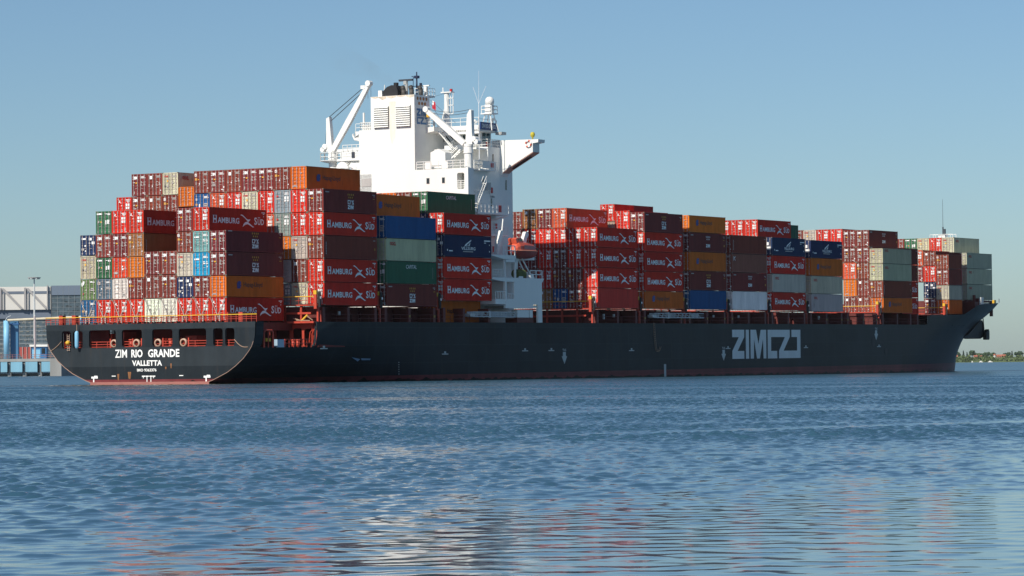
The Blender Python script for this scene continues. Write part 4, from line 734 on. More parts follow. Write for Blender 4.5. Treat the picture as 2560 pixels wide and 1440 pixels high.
def door_mesh(H, sg):
    mb = MB(); ya, yb = (0.012, 1.07) if sg > 0 else (-1.07, -0.012); zs = [.21]; prof = [(.21, .05)]; n = 5; zz_ = np.linspace(.21, H-.17, n+2)
    for z in zz_[1:-1]: prof += [(z-.13, .05), (z-.07, .09), (z+.05, .09), (z+.11, .05)]
    prof.append((H-.17, .05)); vs = [(x, y, z) for z, x in prof for y in (ya, yb)]
    mb.add(vs, [(2*i, 2*i+1, 2*i+3, 2*i+2) for i in range(len(prof)-1)])
    mb.box(.03, .06, ya, ya+.05, .21, H-.17); mb.box(.03, .06, yb-.05, yb, .21, H-.17); return mb.mesh('door', [M_CONT])
def rod_mesh(H, sg):
    mb = MB()
    for y in (.26, .86):
        y *= sg; mb.tube((-.03, y, .06), (-.03, y, H-.05), .036, 5)
        for z in (.3, H*.5, H-.3): mb.box(-.05, .05, y-.07, y+.07, z-.05, z+.05)
    mb.tube((-.04, .26*sg, H*.36), (-.04, .62*sg, H*.34), .025, 4); return mb.mesh('locking_rods', [paint('zinc_rods', (.47, .40, .38), .45)])
SH = {}; DO = {}; RO = {}
for L in (40, 20):
    for h in (0, 1): SH[L, h] = shell_mesh(LEN[L], HH[h])
for h in (0, 1):
    for sg in (-1, 1): DO[h, sg] = door_mesh(HH[h], sg); RO[h, sg] = rod_mesh(HH[h], sg)
BRAND = {  # albedo, side style, door style, look
 'H': ((.60, .028, .013), 'bird', 'bird', 'bright red bird-emblem container'),
 'F': ((.60, .10, .035), 'bird', 'bird', 'faded red bird-emblem container'),
 'Z': ((.20, .036, .032), 'zim', 'zim', 'maroon block-lettered container'),
 'B': ((.215, .045, .03), 'num', 'tagy', 'rust-brown small-tagged container'),
 'T': ((.33, .13, .05), 'num', 'tagy', 'tan-brown container'),
 'L': ((.64, .15, .016), 'hl', 'hl', 'orange blue-emblem container'),
 'O': ((.52, .475, .37), 'oocl', 'oocl', 'pale grey red-lettered container'),
 'W': ((.80, .79, .75), 'none', 'white', 'plain white container'),
 'C': ((.045, .16, .085), 'cap', 'cap', 'dark green white-lettered container'),
 'G': ((.13, .20, .09), 'none', 'leaf', 'light green leaf-marked container'),
 'N': ((.02, .038, .10), 'wing', 'wing', 'navy white-winged container'),
 'S': ((.10, .145, .20), 'none', 'slate', 'slate-blue container'),
 'E': ((.24, .30, .31), 'none', 'grey', 'blue-grey container'),
 'Q': ((.02, .34, .58), 'none', 'cyan', 'bright cyan container'),
 'A': ((.20, .42, .42), 'none', 'cyan', 'pale teal container'),
 'U': ((.02, .10, .27), 'none', 'blue', 'strong blue container'),
 'X': ((.60, .045, .04), 'none', 'bird', 'plain red container'),
 'P': ((.25, .085, .07), 'k', 'tagy', 'pinkish-brown container'),
 'M': ((.62, .06, .02), 'none', 'red', 'plain orange-red container'),
}
SIDEM = [M_WHITE2, M_HBLUE, M_ORED, M_MYEL, M_NAVYTXT, M_MGREY]
def bird(mb, fn, mi=0):
    q = lambda pts: mb.add([fn(x, z) for x, z in pts], [tuple(t) for t in geometry.tessellate_polygon([[Vector((x, z, 0)) for x, z in pts]])], mi)
    q([(6.5, 2.1), (6.9, 2.16), (7.35, 1.95), (7.85, 1.66), (8.2, 1.56), (8.7, 1.62), (8.5, 1.41), (8.2, 1.25), (7.95, 1.42), (7.5, 1.73), (7.0, 1.98), (6.65, 2.06)])
    q([(7.0, .6), (7.2, .98), (7.6, 1.24), (8.1, 1.3), (8.5, 1.1), (9.05, .81), (9.5, .66), (9.2, .6), (8.6, .84), (8.1, .99), (7.6, .91), (7.2, .73)])
SY = -1.219 - .012
def side_mesh(style, v=0):
    mb = MB(); f0 = lambda x, z: (lambda a, b: (x+a, SY, z+b)); f = lambda x, z: (x, SY, z)
    box = lambda x0, x1, z0, z1, mi=0: mb.add([f(x0, z0), f(x1, z0), f(x1, z1), f(x0, z1)], [(0, 1, 2, 3)], mi)
    if style == 'bird':
        mb.text('H', f0(.8, .98), .75, .95, 0, .03); mb.text('AMBURG', f0(1.75, .98), 4.55, .72, 0, .022); bird(mb, f)
        mb.text('S', f0(9.5, .95), .6, .93, 0, .022); mb.text('UD', f0(10.25, .95), 1.35, .74, 0, .022); box(10.32, 10.46, 1.8, 1.93); box(10.62, 10.76, 1.8, 1.93)
        for x, z in ((.78, .98), (1.22, .98), (.78, 1.87), (1.22, 1.87)): box(x-.05, x+.35, z, z+.06)
        box(11.1, 11.85, 2.45, 2.55); box(11.4, 11.7, 2.28, 2.37); box(11.5, 11.6, 1.95, 2.1)
    elif style == 'zim':
        z0 = .48 if v == 0 else .72
        q = .107; zim(mb, 5.5, z0, q*1.02, f)
        if v == 0:
            for pts in ([(5.5, 1.1), (6.1, 1.1), (6.1, 1.62), (5.5, 1.62)],): 
                box(5.5, 5.62, 1.1, 1.62); box(5.98, 6.1, 1.1, 1.62); box(5.62, 5.98, 1.1, 1.2); box(5.62, 5.98, 1.52, 1.62)
            box(6.2, 6.3, 1.35, 1.62); mb.add([f(6.4, 1.62), f(6.55, 1.62), f(6.85, 1.2), f(6.85, 1.1), f(6.7, 1.1)], [(0, 1, 2, 3, 4)]); mb.add([f(6.78, 1.62), f(6.9, 1.62), f(6.72, 1.38), f(6.64, 1.45)], [(0, 1, 2, 3)]); box(6.4, 6.9, 1.1, 1.19)
        for i in range(4): box(5.5+i*.4, 5.65+i*.4, 2.2, 2.42, 3 if v == 0 else 0)
        for i in range(3): box(5.7+i*.4, 5.85+i*.4, 1.86, 2.06, 3 if v == 0 else 0)
        box(.45, 1.3, 2.45, 2.58, 5); box(11.2, 11.8, 2.4, 2.48, 5); box(11.5, 11.7, 2.2, 2.32, 5); box(11.3, 11.8, 1.9, 1.96, 3)
        if v == 1: box(11.5, 11.75, .9, 1.2, 3)
    elif style == 'hl':
        mb.add([f(2.25, 1.05), f(2.95, 1.05), f(2.95, 1.3), f(3.2, 1.35), f(2.95, 1.5), f(3.1, 1.75), f(2.85, 1.98), f(2.4, 1.9), f(2.2, 1.6)], [tuple(range(9))], 1); mb.text('Hapag-Lloyd', f0(3.6, 1.1), 4.0, .75, 4, .008)
    elif style == 'oocl': mb.text('OOCL', f0(.95, 1.98), 1.4, .46, 2, .05); box(11.2, 11.7, 2.1, 2.2, 5); box(11.4, 11.7, 1.8, 1.9, 5)
    elif style == 'cap': mb.text('CAPITAL', f0(4.7, 1.95), 2.6, .5, 0, .0); box(11.2, 11.25, .7, 2.2, 5)
    elif style == 'wing':
        q = lambda pts: mb.add([f(x, z) for x, z in pts], [tuple(range(len(pts)))])
        q([(5.1, 1.4), (5.5, 1.75), (6.9, 2.35), (6.95, 2.2), (6.0, 1.75), (5.4, 1.45)]); q([(6.2, 1.6), (6.75, 2.05), (6.6, 1.65), (6.35, 1.4)]); q([(5.6, 1.5), (6.0, 1.62), (5.9, 1.4)])
        mb.text('VILLSURG', f0(4.4, .95), 3.6, .42, 0, .02); mb.text('WORLD CARGO', f0(4.75, .68), 2.8, .18, 0, .02) if False else box(4.8, 7.4, .68, .8, 5)
        box(10.3, 11.9, 2.2, 2.36); box(10.3, 10.8, 1.95, 2.06); box(11.6, 11.75, 1.65, 1.8); box(11.6, 11.8, .75, .95); box(.75, .95, .75, 1.0); mb.text('ws', f0(1.2, .68), 1.1, .25, 0, .04) if False else box(1.25, 2.2, .7, .86)
    elif style == 'num':
        for i in range(8): box(.42, .58, 1.95-.2*i, 2.08-.2*i, 5)
        box(11.3, 11.8, 2.4, 2.48, 5); box(11.6, 11.75, 1.2, 1.5, 3)
    elif style == 'k': box(.5, .6, 1.8, 2.5); mb.add([f(.65, 2.2), f(1.1, 2.5), f(1.2, 2.4), f(.8, 2.15), f(1.2, 1.85), f(1.1, 1.8)], [tuple(range(6))])
    return mb.mesh('side_lettering', SIDEM, False, False) if mb.v else None
DM = [M_WHITE2, M_MYEL, M_MDK, M_ORED, M_MGREY, M_HBLUE]
def door_marks(style, H, v=0):
    mb = MB(); X = -.012
    def box(u0, u1, v0, v1, mi=0):
        y0 = 1.219-u0*2.438; y1 = 1.219-u1*2.438; mb.add([(X, y0, v0*H), (X, y1, v0*H), (X, y1, v1*H), (X, y0, v1*H)], [(0, 1, 2, 3)], mi)
    def txt(s, u0, u1, v0, v1, mi=0, bold=.05): mb.text(s, (lambda a, b: (X, 1.219-u0*2.438-a, v0*H+b)), (u1-u0)*2.438, (v1-v0)*H, mi, bold)
    def lines(u0, u1, v0, v1, n, mi=4):
        for i in range(n): a = v0+(v1-v0)*i/n; box(u0+.02*(i % 2), u1-.03*((i*7) % 3), a, a+(v1-v0)/n*.6, mi)
    if style == 'bird':
        bx = lambda x, z: (X, 1.219-(.08+(x-6.5)*.085)*2.438, (.72+(z-.6)*.12)*H); bird(mb, bx)
        for u in (.60, .76):
            for z in (.60, .46): box(u, u+.125, z-.0, z+.105)
        box(.58, .92, .855, .885); box(.68, .9, .80, .83); box(.72, .84, .755, .775)
        box(.32, .36, .60, .64); box(.80, .9, .13, .25, 4); lines(.6, .7, .08, .2, 2); box(.88, .92, .06, .09)
    elif style == 'zim':
        txt('ZIM', .07, .38, .76, .885, 0, .09); lines(.56, .92, .80, .9, 3, 0); lines(.58, .72, .46, .68, 5, 4); lines(.78, .92, .48, .66, 4, 4)
        box(.10, .2, .60, .63); box(.26, .36, .565, .62, 1); box(.12, .2, .1, .22, 4); box(.72, .9, .12, .15); box(.85, .9, .05, .08)
        if v: lines(.1, .36, .3, .5, 3, 4); box(.86, .92, .2, .28, 0)
    elif style == 'tagy':
        if v == 0: box(.06, .19, .76, .88, 0); box(.09, .16, .79, .83, 2); box(.07, .2, .58, .68, 1); box(.26, .32, .6, .64, 1)
        else: box(.18, .34, .74, .88, 0)
        lines(.6, .9, .8, .9, 3, 4); lines(.58, .7, .44, .66, 4, 4); lines(.76, .9, .46, .62, 3, 4); box(.32, .37, .4, .45, 0); box(.86, .91, .2, .25, 0); box(.1, .18, .4, .46, 4)
    elif style == 'oocl':
        txt('OOCL', .08, .38, .79, .87, 3, .06); box(.28, .4, .58, .66, 1); box(.10, .2, .36, .44, 2); box(.26, .33, .36, .43, 4); lines(.62, .9, .8, .88, 2, 4); lines(.62, .72, .5, .66, 2, 4); box(.1, .18, .6, .64, 4)
    elif style == 'hl': lines(.1, .4, .12, .2, 2, 4) if v else None; box(.62, .7, .68, .72, 4); box(.1, .16, .6, .64, 4)
    elif style == 'cap': box(.07, .42, .84, .91); box(.6, .72, .86, .89); box(.76, .92, .82, .9); box(.62, .68, .42, .6); box(.74, .88, .44, .62); box(.12, .22, .5, .58, 4); box(.3, .38, .5, .56, 1)
    elif style == 'leaf': mb.add([(X, 1.219-u*2.438, z*H) for u, z in ((.08, .66), (.06, .8), (.14, .92), (.26, .9), (.24, .78), (.14, .66))], [tuple(range(6))]); box(.62, .75, .84, .9); box(.78, .9, .82, .89); box(.34, .4, .46, .5); lines(.64, .9, .44, .6, 2, 4); box(.86, .91, .3, .35); box(.12, .2, .26, .34, 3)
    elif style == 'wing':
        if v == 0: box(.1, .36, .78, .85); box(.56, .74, .74, .86); box(.74, .92, .55, .68); box(.56, .64, .58, .64); box(.28, .36, .44, .52); box(.08, .24, .26, .36, 4)
        else: box(.08, .4, .84, .93, 5); box(.45, .75, .55, .72); box(.5, .9, .3, .48); box(.1, .4, .38, .5); box(.1, .42, .62, .74, 4)
        box(.3, .4, .2, .26); box(.1, .16, .08, .14); box(.85, .9, .08, .13)
    elif style == 'slate': box(.08, .26, .72, .86, 4); box(.12, .2, .76, .82, 3); lines(.6, .9, .8, .88, 2, 0); lines(.6, .92, .5, .64, 2, 4); box(.3, .36, .5, .55); lines(.12, .3, .2, .3, 2, 4)
    elif style == 'grey': box(.1, .24, .7, .78, 3); lines(.62, .92, .8, .9, 2, 0); box(.6, .73, .6, .72); box(.78, .9, .6, .72); box(.6, .73, .5, .58); box(.78, .9, .5, .58); lines(.08, .4, .6, .68, 1, 4)
    elif style == 'cyan': box(.07, .4, .68, .74); lines(.58, .92, .76, .86, 2, 0); lines(.6, .74, .5, .64, 2, 0); lines(.78, .92, .5, .64, 2, 0); box(.82, .9, .36, .42); box(.1, .2, .32, .38, 2)
    elif style == 'blue': box(.1, .18, .7, .8); box(.08, .2, .48, .56, 1); lines(.6, .92, .8, .9, 2, 0); lines(.6, .88, .3, .6, 4, 4); box(.3, .36, .4, .55)
    elif style == 'red': box(.2, .36, .78, .9, 3); lines(.6, .9, .82, .9, 2, 0); lines(.6, .72, .4, .64, 2, 0); lines(.78, .9, .42, .6, 2, 4); box(.1, .34, .2, .3, 4)
    elif style == 'white': lines(.12, .34, .72, .8, 1, 4); box(.32, .38, .5, .58, 2); box(.86, .93, .3, .6, 4); lines(.1, .36, .28, .34, 1, 4); lines(.6, .8, .16, .3, 2, 4)
    return mb.mesh('door_markings', DM, False, False)
SM_ = {}; DMK = {}
ORD = ['one', 'two', 'three', 'four', 'five', 'six', 'seven', 'eight', 'nine', 'ten', 'eleven', 'twelve', 'thirteen']
BAYN = {1: 'stack at the stern', 2: 'second stack from stern', 3: 'third stack from stern', 4: 'stack just behind the tower', 5: 'first stack ahead of tower', 6: 'second stack ahead of tower', 7: 'third stack ahead of tower', 8: 'fourth stack ahead of tower', 9: 'fifth stack ahead of tower', 10: 'sixth stack ahead of tower', 11: 'first stack past the gap', 12: 'second stack past the gap', 13: 'third stack past the gap', 14: 'foremost stack at the bow'}
cnt = 0
def container(bay, x, y, z, code, row, tier, L=40, extra=''):
    global cnt
    hc = 1 if code.isupper() else 0; C = code.upper(); col, ss_, ds, look = BRAND[C]; H = HH[hc]
    size = 'short ' if L == 20 else ''
    lab = f"{size}{look}, tier {ORD[tier]}, row {ORD[row]} from starboard, {BAYN[bay]}{extra}"
    root = empty('shipping_container', (x, y, z), lab, 'container', 'containers stacked on the ship')
    k = random.uniform(.9, 1.1); c4 = (col[0]*k, col[1]*random.uniform(.88, 1.12)*k, col[2]*random.uniform(.88, 1.12)*k, 1)
    o = link('shell', SH[L, hc], root); o.color = c4
    for sg in (1, -1):
        d = link('door', DO[hc, sg], root); d.color = c4; link('locking_rods', RO[hc, sg], d)
    v = 1 if random.random() < .45 else 0
    if C == 'N': v = 1 if bay in (9, 10) else 0
    if (ds, hc, v) not in DMK: DMK[ds, hc, v] = door_marks(ds, H, v)
    link('door_markings', DMK[ds, hc, v], root)
    if L == 40:
        if (ss_, v) not in SM_: SM_[ss_, v] = side_mesh(ss_, v)
        if SM_[ss_, v]: link('side_lettering', SM_[ss_, v], root)
    cnt += 1
PT = {1: 2.93, 0: 2.622}
def bay(n, x, y0, z0, rows):
    for r, spec in rows.items():
        z = z0; t = 0; y = y0 + 2.5*r + 1.22
        if spec[0] == '@': a, spec = spec[1:].split(' '); z = float(a); t = int(round((z-z0)/2.93))
        for ch in spec:
            if ch == '_': z += PT[1]; t += 1; continue
            hc = 1 if ch.isupper() else 0; container(n, x + random.uniform(-.02, .02), y + random.uniform(-.015, .015), z, ch, r, t); z += PT[hc]; t += 1
bay(1, .4, -11.6, 7.72, {0: 'HlZz', 1: 'HzQaH', 2: 'HnObZ', 3: 'WZZ', 4: 'WBZ', 5: 'HblTH', 6: 'HwmZH', 7: 'HscZC', 8: 'UgOn'})
bay(2, 14.8, -16.25, 9.65, {0: 'HHBHZ', 1: 'OBOHHL', 2: 'EOLEEB', 3: '__ZFHZ', 4: '___HOZ', 5: '___ZHB', 6: '___ZFZ', 7: '___BUB', 8: '@22.68 l', 9: '___ZBO', 10: '___ZBB', 11: '___ZZZ', 12: '___BH'})
bay(3, 29.15, -16.25, 9.65, {0: 'ZCOU', 1: '__ZHL', 2: '___H', 3: '___Z'})
container(4, 43.3, -13.2, 7.6, 'L', 0, 0)
bay(4, 43.3, -16.25, 7.55, {0: '_HHNH', 1: '__BHNC', 2: '____ZB', 3: '____BL', 4: '____ZH'})
bay(5, 85.2, -16.25, 9.75, {0: 'XHHH', 1: 'ZBHH', 2: 'UBZHF', 3: 'THHHZ', 4: '_BZHT', 5: '__ZZb', 6: '__ZN'})
bay(6, 99.6, -16.25, 9.75, {0: 'lHHHZ', 1: '__ZBH', 2: '@19.9 O'})
container(6, 99.6, -16.25+5+1.22, 22.83, 'h', 2, 5, 20); container(6, 105.75, -16.25+5+1.22, 22.83, 'z', 2, 5, 20, '')
bay(7, 114.0, -16.25, 9.75, {0: 'UZLZl', 1: '___H'})
bay(8, 128.35, -16.25, 9.75, {0: 'WZPB'})
bay(9, 142.6, -16.25, 9.75, {0: 'HOHN', 1: '___ZH', 2: '___BH', 3: '___ZH', 4: '____H'})
bay(10, 157.0, -16.25, 9.65, {0: 'OOLN'}); bay(10, 155.9, -16.25, 9.65, {3: '___ZC'})
bay(11, 185.7, -16.25, 9.56, {0: 'lBOo', 1: 'BBBzZ', 2: 'BLFzZ', 3: '__BBH', 4: '___BH', 5: '___ZO', 6: '___BB'})
bay(12, 200.1, -11.25, 9.56, {0: 'HHBB'})
bay(13, 220.4, -13.75, 9.6, {1: 'ZNHb', 2: '__ZF'})
z = 9.56
for t, ch in enumerate('loZb'):
    container(13, 220.4, -13.75+1.22, z, ch, 0, t, 20); z += PT[1 if ch.isupper() else 0]
bay(14, 235.0, -11.25, 12.3, {0: 'OOO', 1: '__HO', 2: '__ZH', 3: '__BO', 4: '__ZC', 5: '__BB'})
print('containers', cnt)

# ================================================================== BACKGROUND: quay on the left
BYAW = R(30.6) - math.pi/2          # local x to the right of the view, y away from it
def bgroot(name, r, d, label, cat, group=None):
    ef = Vector((math.cos(R(30.6)), math.sin(R(30.6)), 0)); er = Vector((ef.y, -ef.x, 0))
    p = Vector((CAM.x, CAM.y, 0)) + er*r + ef*d
    return empty(name, p, label, cat, group, ship=False, rz=BYAW)
M_CONC = paint('quay_concrete', (.30, .30, .29), .8, .2, .15)
M_PALE = paint('pale_cladding', (.62, .60, .56), .6, .05, .05); M_STEELG = paint('grey_steelwork', (.33, .32, .32), .6)
M_CLAD = paint('blue_grey_cladding', (.12, .15, .20), .6, .1, .1); M_PANEL = paint('fender_panel_blue', (.20, .42, .55), .5, .12, .3)
q = bgroot('quay', -163, 1018, 'concrete quay with light blue fender panels left of the ship', 'quay')
mb = MB().box(-120, 15.6, 0, 70, 4.7, 5.6).box(15.6, 19.2, -1, 40, -2, 5.6).box(-120, 15.6, 3, 60, -2, 1.0); mb.build('deck_slab', M_CONC, q)
for x0, x1 in ((-12, -7.4), (-6.3, -1.0), (-.2, 1.9), (3.0, 6.7), (7.7, 11.5), (12.8, 15.6)):
    mb = MB().box(x0, x1, -.6, 0, 1.4, 4.6); mb.build('fender_panel', M_PANEL, q)
mb = MB().box(-60, 19, .5, 3, 1.2, 4.7); mb.build('back_wall', paint('dark_wall', (.05, .05, .05), .8), q)
for x in (-4, 2.4, 7.2, 12.2): mb = MB().tube((x, 1.2, -2), (x, 1.2, 4.7), .8, 8); mb.build('pile', M_CONC, q)
mb = MB(); rails(mb, (-12, .3, 5.6), (19, .3, 5.6), 1.3, 18, .07, 2); mb.build('quay_rail', paint('rusty_rail', (.30, .12, .10), .7), q)
for x, col in ((-160.2+.0, M_LTBLUE), (-157.4, paint('deep_blue_paint', (.05, .17, .32), .5))):
    pass
p = bgroot('loading_column', -162.3, 1024, 'pale blue round column standing on the quay edge', 'column'); mb = MB().tube((0, 0, 5.6), (0, 0, 17.9), .95, 16); mb.build('shaft', M_LTBLUE, p, True); mb = MB().tube((-.3, 0, 17.9), (.3, 0, 19.0), .12, 6).tube((.3, 0, 19), (1.4, 0, 19.5), .1, 6); mb.build('top_arm', M_ALU, p)
p = bgroot('loading_column', -160.1, 1026, 'dark blue square column beside the pale blue one', 'column'); mb = MB().box(-1.3, 1.2, 0, 2.4, 5.6, 17.9); mb.build('shaft', paint('deep_blue_paint', (.05, .17, .32), .5), p); mb = MB().box(-1.5, 1.4, -.2, 2.6, 16.6, 17.1); mb.build('collar', M_BLUE, p)
p = bgroot('conveyor_pipe', -162.3, 1023, 'long pale yellow pipe carried level above the quay', 'pipe'); mb = MB().tube((.5, 0, 18.0), (26, 0, 18.9), .4, 8); mb.build('pipe_run', paint('cream_paint', (.60, .54, .40), .5), p)
p = bgroot('floodlight_mast', -154.8, 1034, 'tall grey floodlight mast with a flat lamp ring', 'lamp mast'); mb = MB().tube((0, 0, 5.6), (0, 0, 31.7), .42, 10, .2); mb.build('pole', M_ALU, p)
mb = MB().lathe((0, 0, 31.7), [(.3, 0), (2.1, .12), (2.1, .3), (.3, .35)], 12); mb.build('lamp_ring', M_STEELG, p)
for a in range(6): mb = MB().box(1.5*math.cos(a*1.05)-.4, 1.5*math.cos(a*1.05)+.4, 1.5*math.sin(a*1.05)-.4, 1.5*math.sin(a*1.05)+.4, 31.4, 31.72); mb.build('floodlight', M_ALU, p)
p = bgroot('flagpole', -152.6, 1020, 'thin pale pole on the quay right of the floodlight mast', 'pole'); mb = MB().tube((0, 0, 5.6), (0, 0, 19.3), .36, 8, .28); mb.build('pole', paint('pink_grey', (.5, .42, .42)), p); mb = MB().tube((0, 0, 19.2), (0, 0, 19.6), .3, 8); mb.build('cap', M_ALU, p)
p = bgroot('crane_cabin', -153, 1030, 'blue cabin with a flat white roof on the quay', 'cabin'); mb = MB().box(-2.2, 2.6, 0, 4, 5.6, 9.4); mb.build('cabin_wall', paint('cabin_blue', (.03, .16, .36), .5), p); mb = MB().box(-2.8, 3.0, -.4, 4.4, 9.5, 10.2); mb.build('roof', M_WHITE, p); mb = MB().box(-2.0, .6, -.06, 0, 5.8, 8.6); mb.build('door', M_LTBLUE, p); mb = MB().box(1.0, 2.2, -.06, 0, 7.2, 9.0); mb.build('window', M_GLASS, p)
p = bgroot('red_hopper', -159.3, 1042, 'red steel hopper low on the quay beside the blue cabin', 'hopper'); mb = MB().box(-2.2, 2.2, 0, 3, 7.6, 9.5).prism([(-2, 0, 7.6), (2, 0, 7.6), (3.2, 0, 5.6), (-.4, 0, 5.6)], (0, 3, 0)); mb.build('bin', paint('faded_red', (.36, .07, .06), .7), p); mb = MB()
for x in (-2, -.6, .8, 2): mb.box(x-.1, x+.1, -.3, 0, 5.6, 9.6)
mb.build('frame', M_STEELG, p)
p = bgroot('boiler_house', -174, 1150, 'huge power station with a pale trussed gallery over glazed walls', 'building')
mb = MB().box(-60, 9.4, -12, 30, 23.5, 31.7); g_ = mb.build('gallery', M_PALE, p)
mb = MB()
for x0 in (-44.4, -35, -26.4, -17.6, -8.4, .4):
    mb.box(x0-.35, x0+.35, -12.6, -12, 23.5, 31.4).box(x0+1.0, x0+1.35, -12.5, -12, 23.5, 29.4); mb.prism([(x0+.2, -12.7, 31.2), (x0+1.2, -12.7, 31.2), (x0+8.2, -12.7, 23.8), (x0+7.2, -12.7, 23.8)], (0, .5, 0))
mb.box(8.2, 8.6, -12.9, -12, 23.4, 32.1); mb.build('truss', M_STEELG, g_)
mb = MB().box(-60, 9.4, -12.15, -12, 29.2, 30.1); mb.build('shadow_gap', M_CLAD, g_)
mb = MB().box(-60, 9.4, -11, 30, 20.4, 23.5); mb.build('upper_wall', M_CLAD, p)
M_GRID = paint('grey_glazing', (.075, .105, .125), .3, .35, .6, 1.0); M_MUL = paint('grey_mullion', (.19, .22, .24), .6)
mb = MB().box(-60, 9.4, -10, 30, 5.6, 20.4); w_ = mb.build('glazed_wall', M_GRID, p); mb = MB()
for z in np.arange(6.6, 20.4, 1.55): mb.box(-60, 9.4, -10.12, -10, z, z+.16 + .3*random.random())
for x in np.arange(-60, 9.4, 2.0): mb.box(x, x+.14, -10.14, -10, 5.6, 20.4)
mb.build('mullions', M_MUL, w_)
rnd = random.Random(5); mb = MB()
for i in range(330): x = rnd.uniform(-30, 9); z = 6 + 1.55*rnd.randint(0, 8); mb.box(x, x+rnd.uniform(.3, 1.1), -10.06, -10.0, z+.3, z+.3+rnd.uniform(.3, .9))
mb.build('odd_panes', paint('cluttered_panes', (.24, .23, .19), .6, .4, 1.0), w_)  # scattered panes in a paler tone than the glazing around them
p = bgroot('glass_hall', -160.9, 1138, 'dark grey gridded glass hall behind the stern containers', 'building')
mb = MB().box(-3.4, 60, 0, 40, 28.6, 32.0); mb.build('roof_band', paint('roof_band_cladding', (.13, .17, .23), .6, .05, .1), p); mb = MB().box(-3.4, 60, .4, 40, 5.6, 28.6); w_ = mb.build('glazed_wall', M_GRID, p); mb = MB()
for z in np.arange(6.6, 28.5, 1.6): mb.box(-3.4, 60, .28, .4, z, z+.14)
for x in np.arange(-3.4, 60, 2.05): mb.box(x, x+.14, .26, .4, 5.6, 28.6); mb.box(x, x+.07, -.04, 0, 28.6, 32.0)
mb.build('mullions', M_MUL, w_)
mb = MB()
for i in range(260): x = rnd.uniform(-3, 40); z = 6 + 1.6*rnd.randint(0, 13); mb.box(x, x+rnd.uniform(.3, 1.4), .34, .4, z+.7, z+.7+rnd.uniform(.2, .7))
mb.build('odd_panes', paint('dim_panes', (.035, .045, .05), .3, .4, 1.0), w_)  # scattered panes, darker in colour than the rest of the glazing

# ================================================================== far shore on the right
def foliage(name, col):
    m = paint(name, col, .8, .45, .35, 1.0); return m
M_F = [foliage('willow_green', (.085, .125, .035)), foliage('oak_green', (.045, .085, .035)), foliage('fir_green', (.025, .05, .03)), foliage('reed_green', (.12, .15, .05))]
rs = random.Random(11)
def leafclump(mb, c, r, n, size):
    for _ in range(n):
        d = Vector((rs.gauss(0, 1), rs.gauss(0, 1), rs.gauss(0, 1))).normalized()*r*rs.random()**.4; d.z *= .8
        p = Vector(c) + d; a = Vector((rs.gauss(0, 1), rs.gauss(0, 1), rs.gauss(0, 1))).normalized(); b = a.orthogonal().normalized(); e = a.cross(b); s = size*rs.uniform(.6, 1.3)
        mb.add([p-b*s-e*s, p+b*s-e*s, p+b*s+e*s, p-b*s+e*s], [(0, 1, 2, 3)])
SD = 3900
o = bgroot('shore', 500, SD, None, None); 
mb = MB(); pts = []
for i in range(81):
    x = -900 + i*30; pts.append(x)
vs = []
for x in pts:
    for y, z in ((-3, -.6), (6, .5), (40, 2.2), (110, 5.0 + .8*math.sin(x*.013)), (400, 7), (2500, 7)): vs.append((x, y + 4*math.sin(x*.05), z))
mb.add(vs, [(i*6+j, (i+1)*6+j, (i+1)*6+j+1, i*6+j+1) for i in range(80) for j in range(5)])
sh = mb.build('river_bank', paint('bank_grass', (.10, .14, .045), .9, .3, .05, 1.0), o, True); tag(o, 'low green far bank of the river', 'bank', kind='structure')
th = bgroot('shore_thicket', 500, SD, 'low green willow thicket along the far waterline', 'thicket'); th['kind'] = 'stuff'
mb = MB()
for i in range(420):
    x = rs.uniform(-60, 330); y = rs.choice((rs.uniform(6, 30), rs.uniform(40, 115))); h_ = rs.uniform(1.6, 3.4)*(1.0 if y < 35 else 1.25); g_ = interp(y, [6, 40, 110], [.5, 2.2, 5])
    leafclump(mb, (x, y, g_ + h_*.55), h_*.8, 16, .8)
t_ = mb.build('thicket_leaves', M_F[0], th, fix=False); t_['kind'] = 'stuff'
def tree(x, y, h, kind, label, w_=None):
    g = interp(y, [6, 40, 110, 400], [.5, 2.2, 5, 7]); r0 = bgroot({0: 'willow_tree', 1: 'broadleaf_tree', 2: 'fir_tree'}[kind], 500+x, SD+y, label, 'tree', 'trees on the far bank')
    mb = MB().tube((0, 0, g-.3), (0, 0, g+h*.6), .45, 6, .15)
    for a in range(3): mb.tube((0, 0, g+h*.35), (1.6*math.cos(a*2.1), 1.6*math.sin(a*2.1), g+h*.6), .16, 5, .06)
    mb.build('trunk', paint('bark', (.06, .045, .03), .9), r0); mb = MB(); w_ = w_ or h*.45
    if kind == 2:
        for k in range(9): t = k/8; leafclump(mb, (0, 0, g+h*(.15+.83*t)), max(.35, w_*.5*(1-t)), 26, .45)
    else:
        for k in range(10):
            a = rs.uniform(0, 6.28); rr = rs.uniform(.15, .75)*w_; leafclump(mb, (rr*math.cos(a), rr*math.sin(a)*.8, g+h*rs.uniform(.45, .82)), w_*rs.uniform(.32, .5), 44, .55)
        leafclump(mb, (0, 0, g+h*.68), w_*.62, 120, .6)
    mb.build('crown', M_F[kind], r0, fix=False)
tree(80, 130, 10.2, 1, 'large domed tree standing highest on the far bank', 6.2)
tree(68.5, 128, 9.4, 2, 'taller of two dark firs on the far bank'); tree(72.8, 126, 7.6, 2, 'smaller dark fir beside the taller one')
tree(60, 130, 8.6, 1, 'round tree left of the two firs', 5.0); tree(53, 132, 8.4, 1, 'round tree just clear of the ship bow', 5.0)
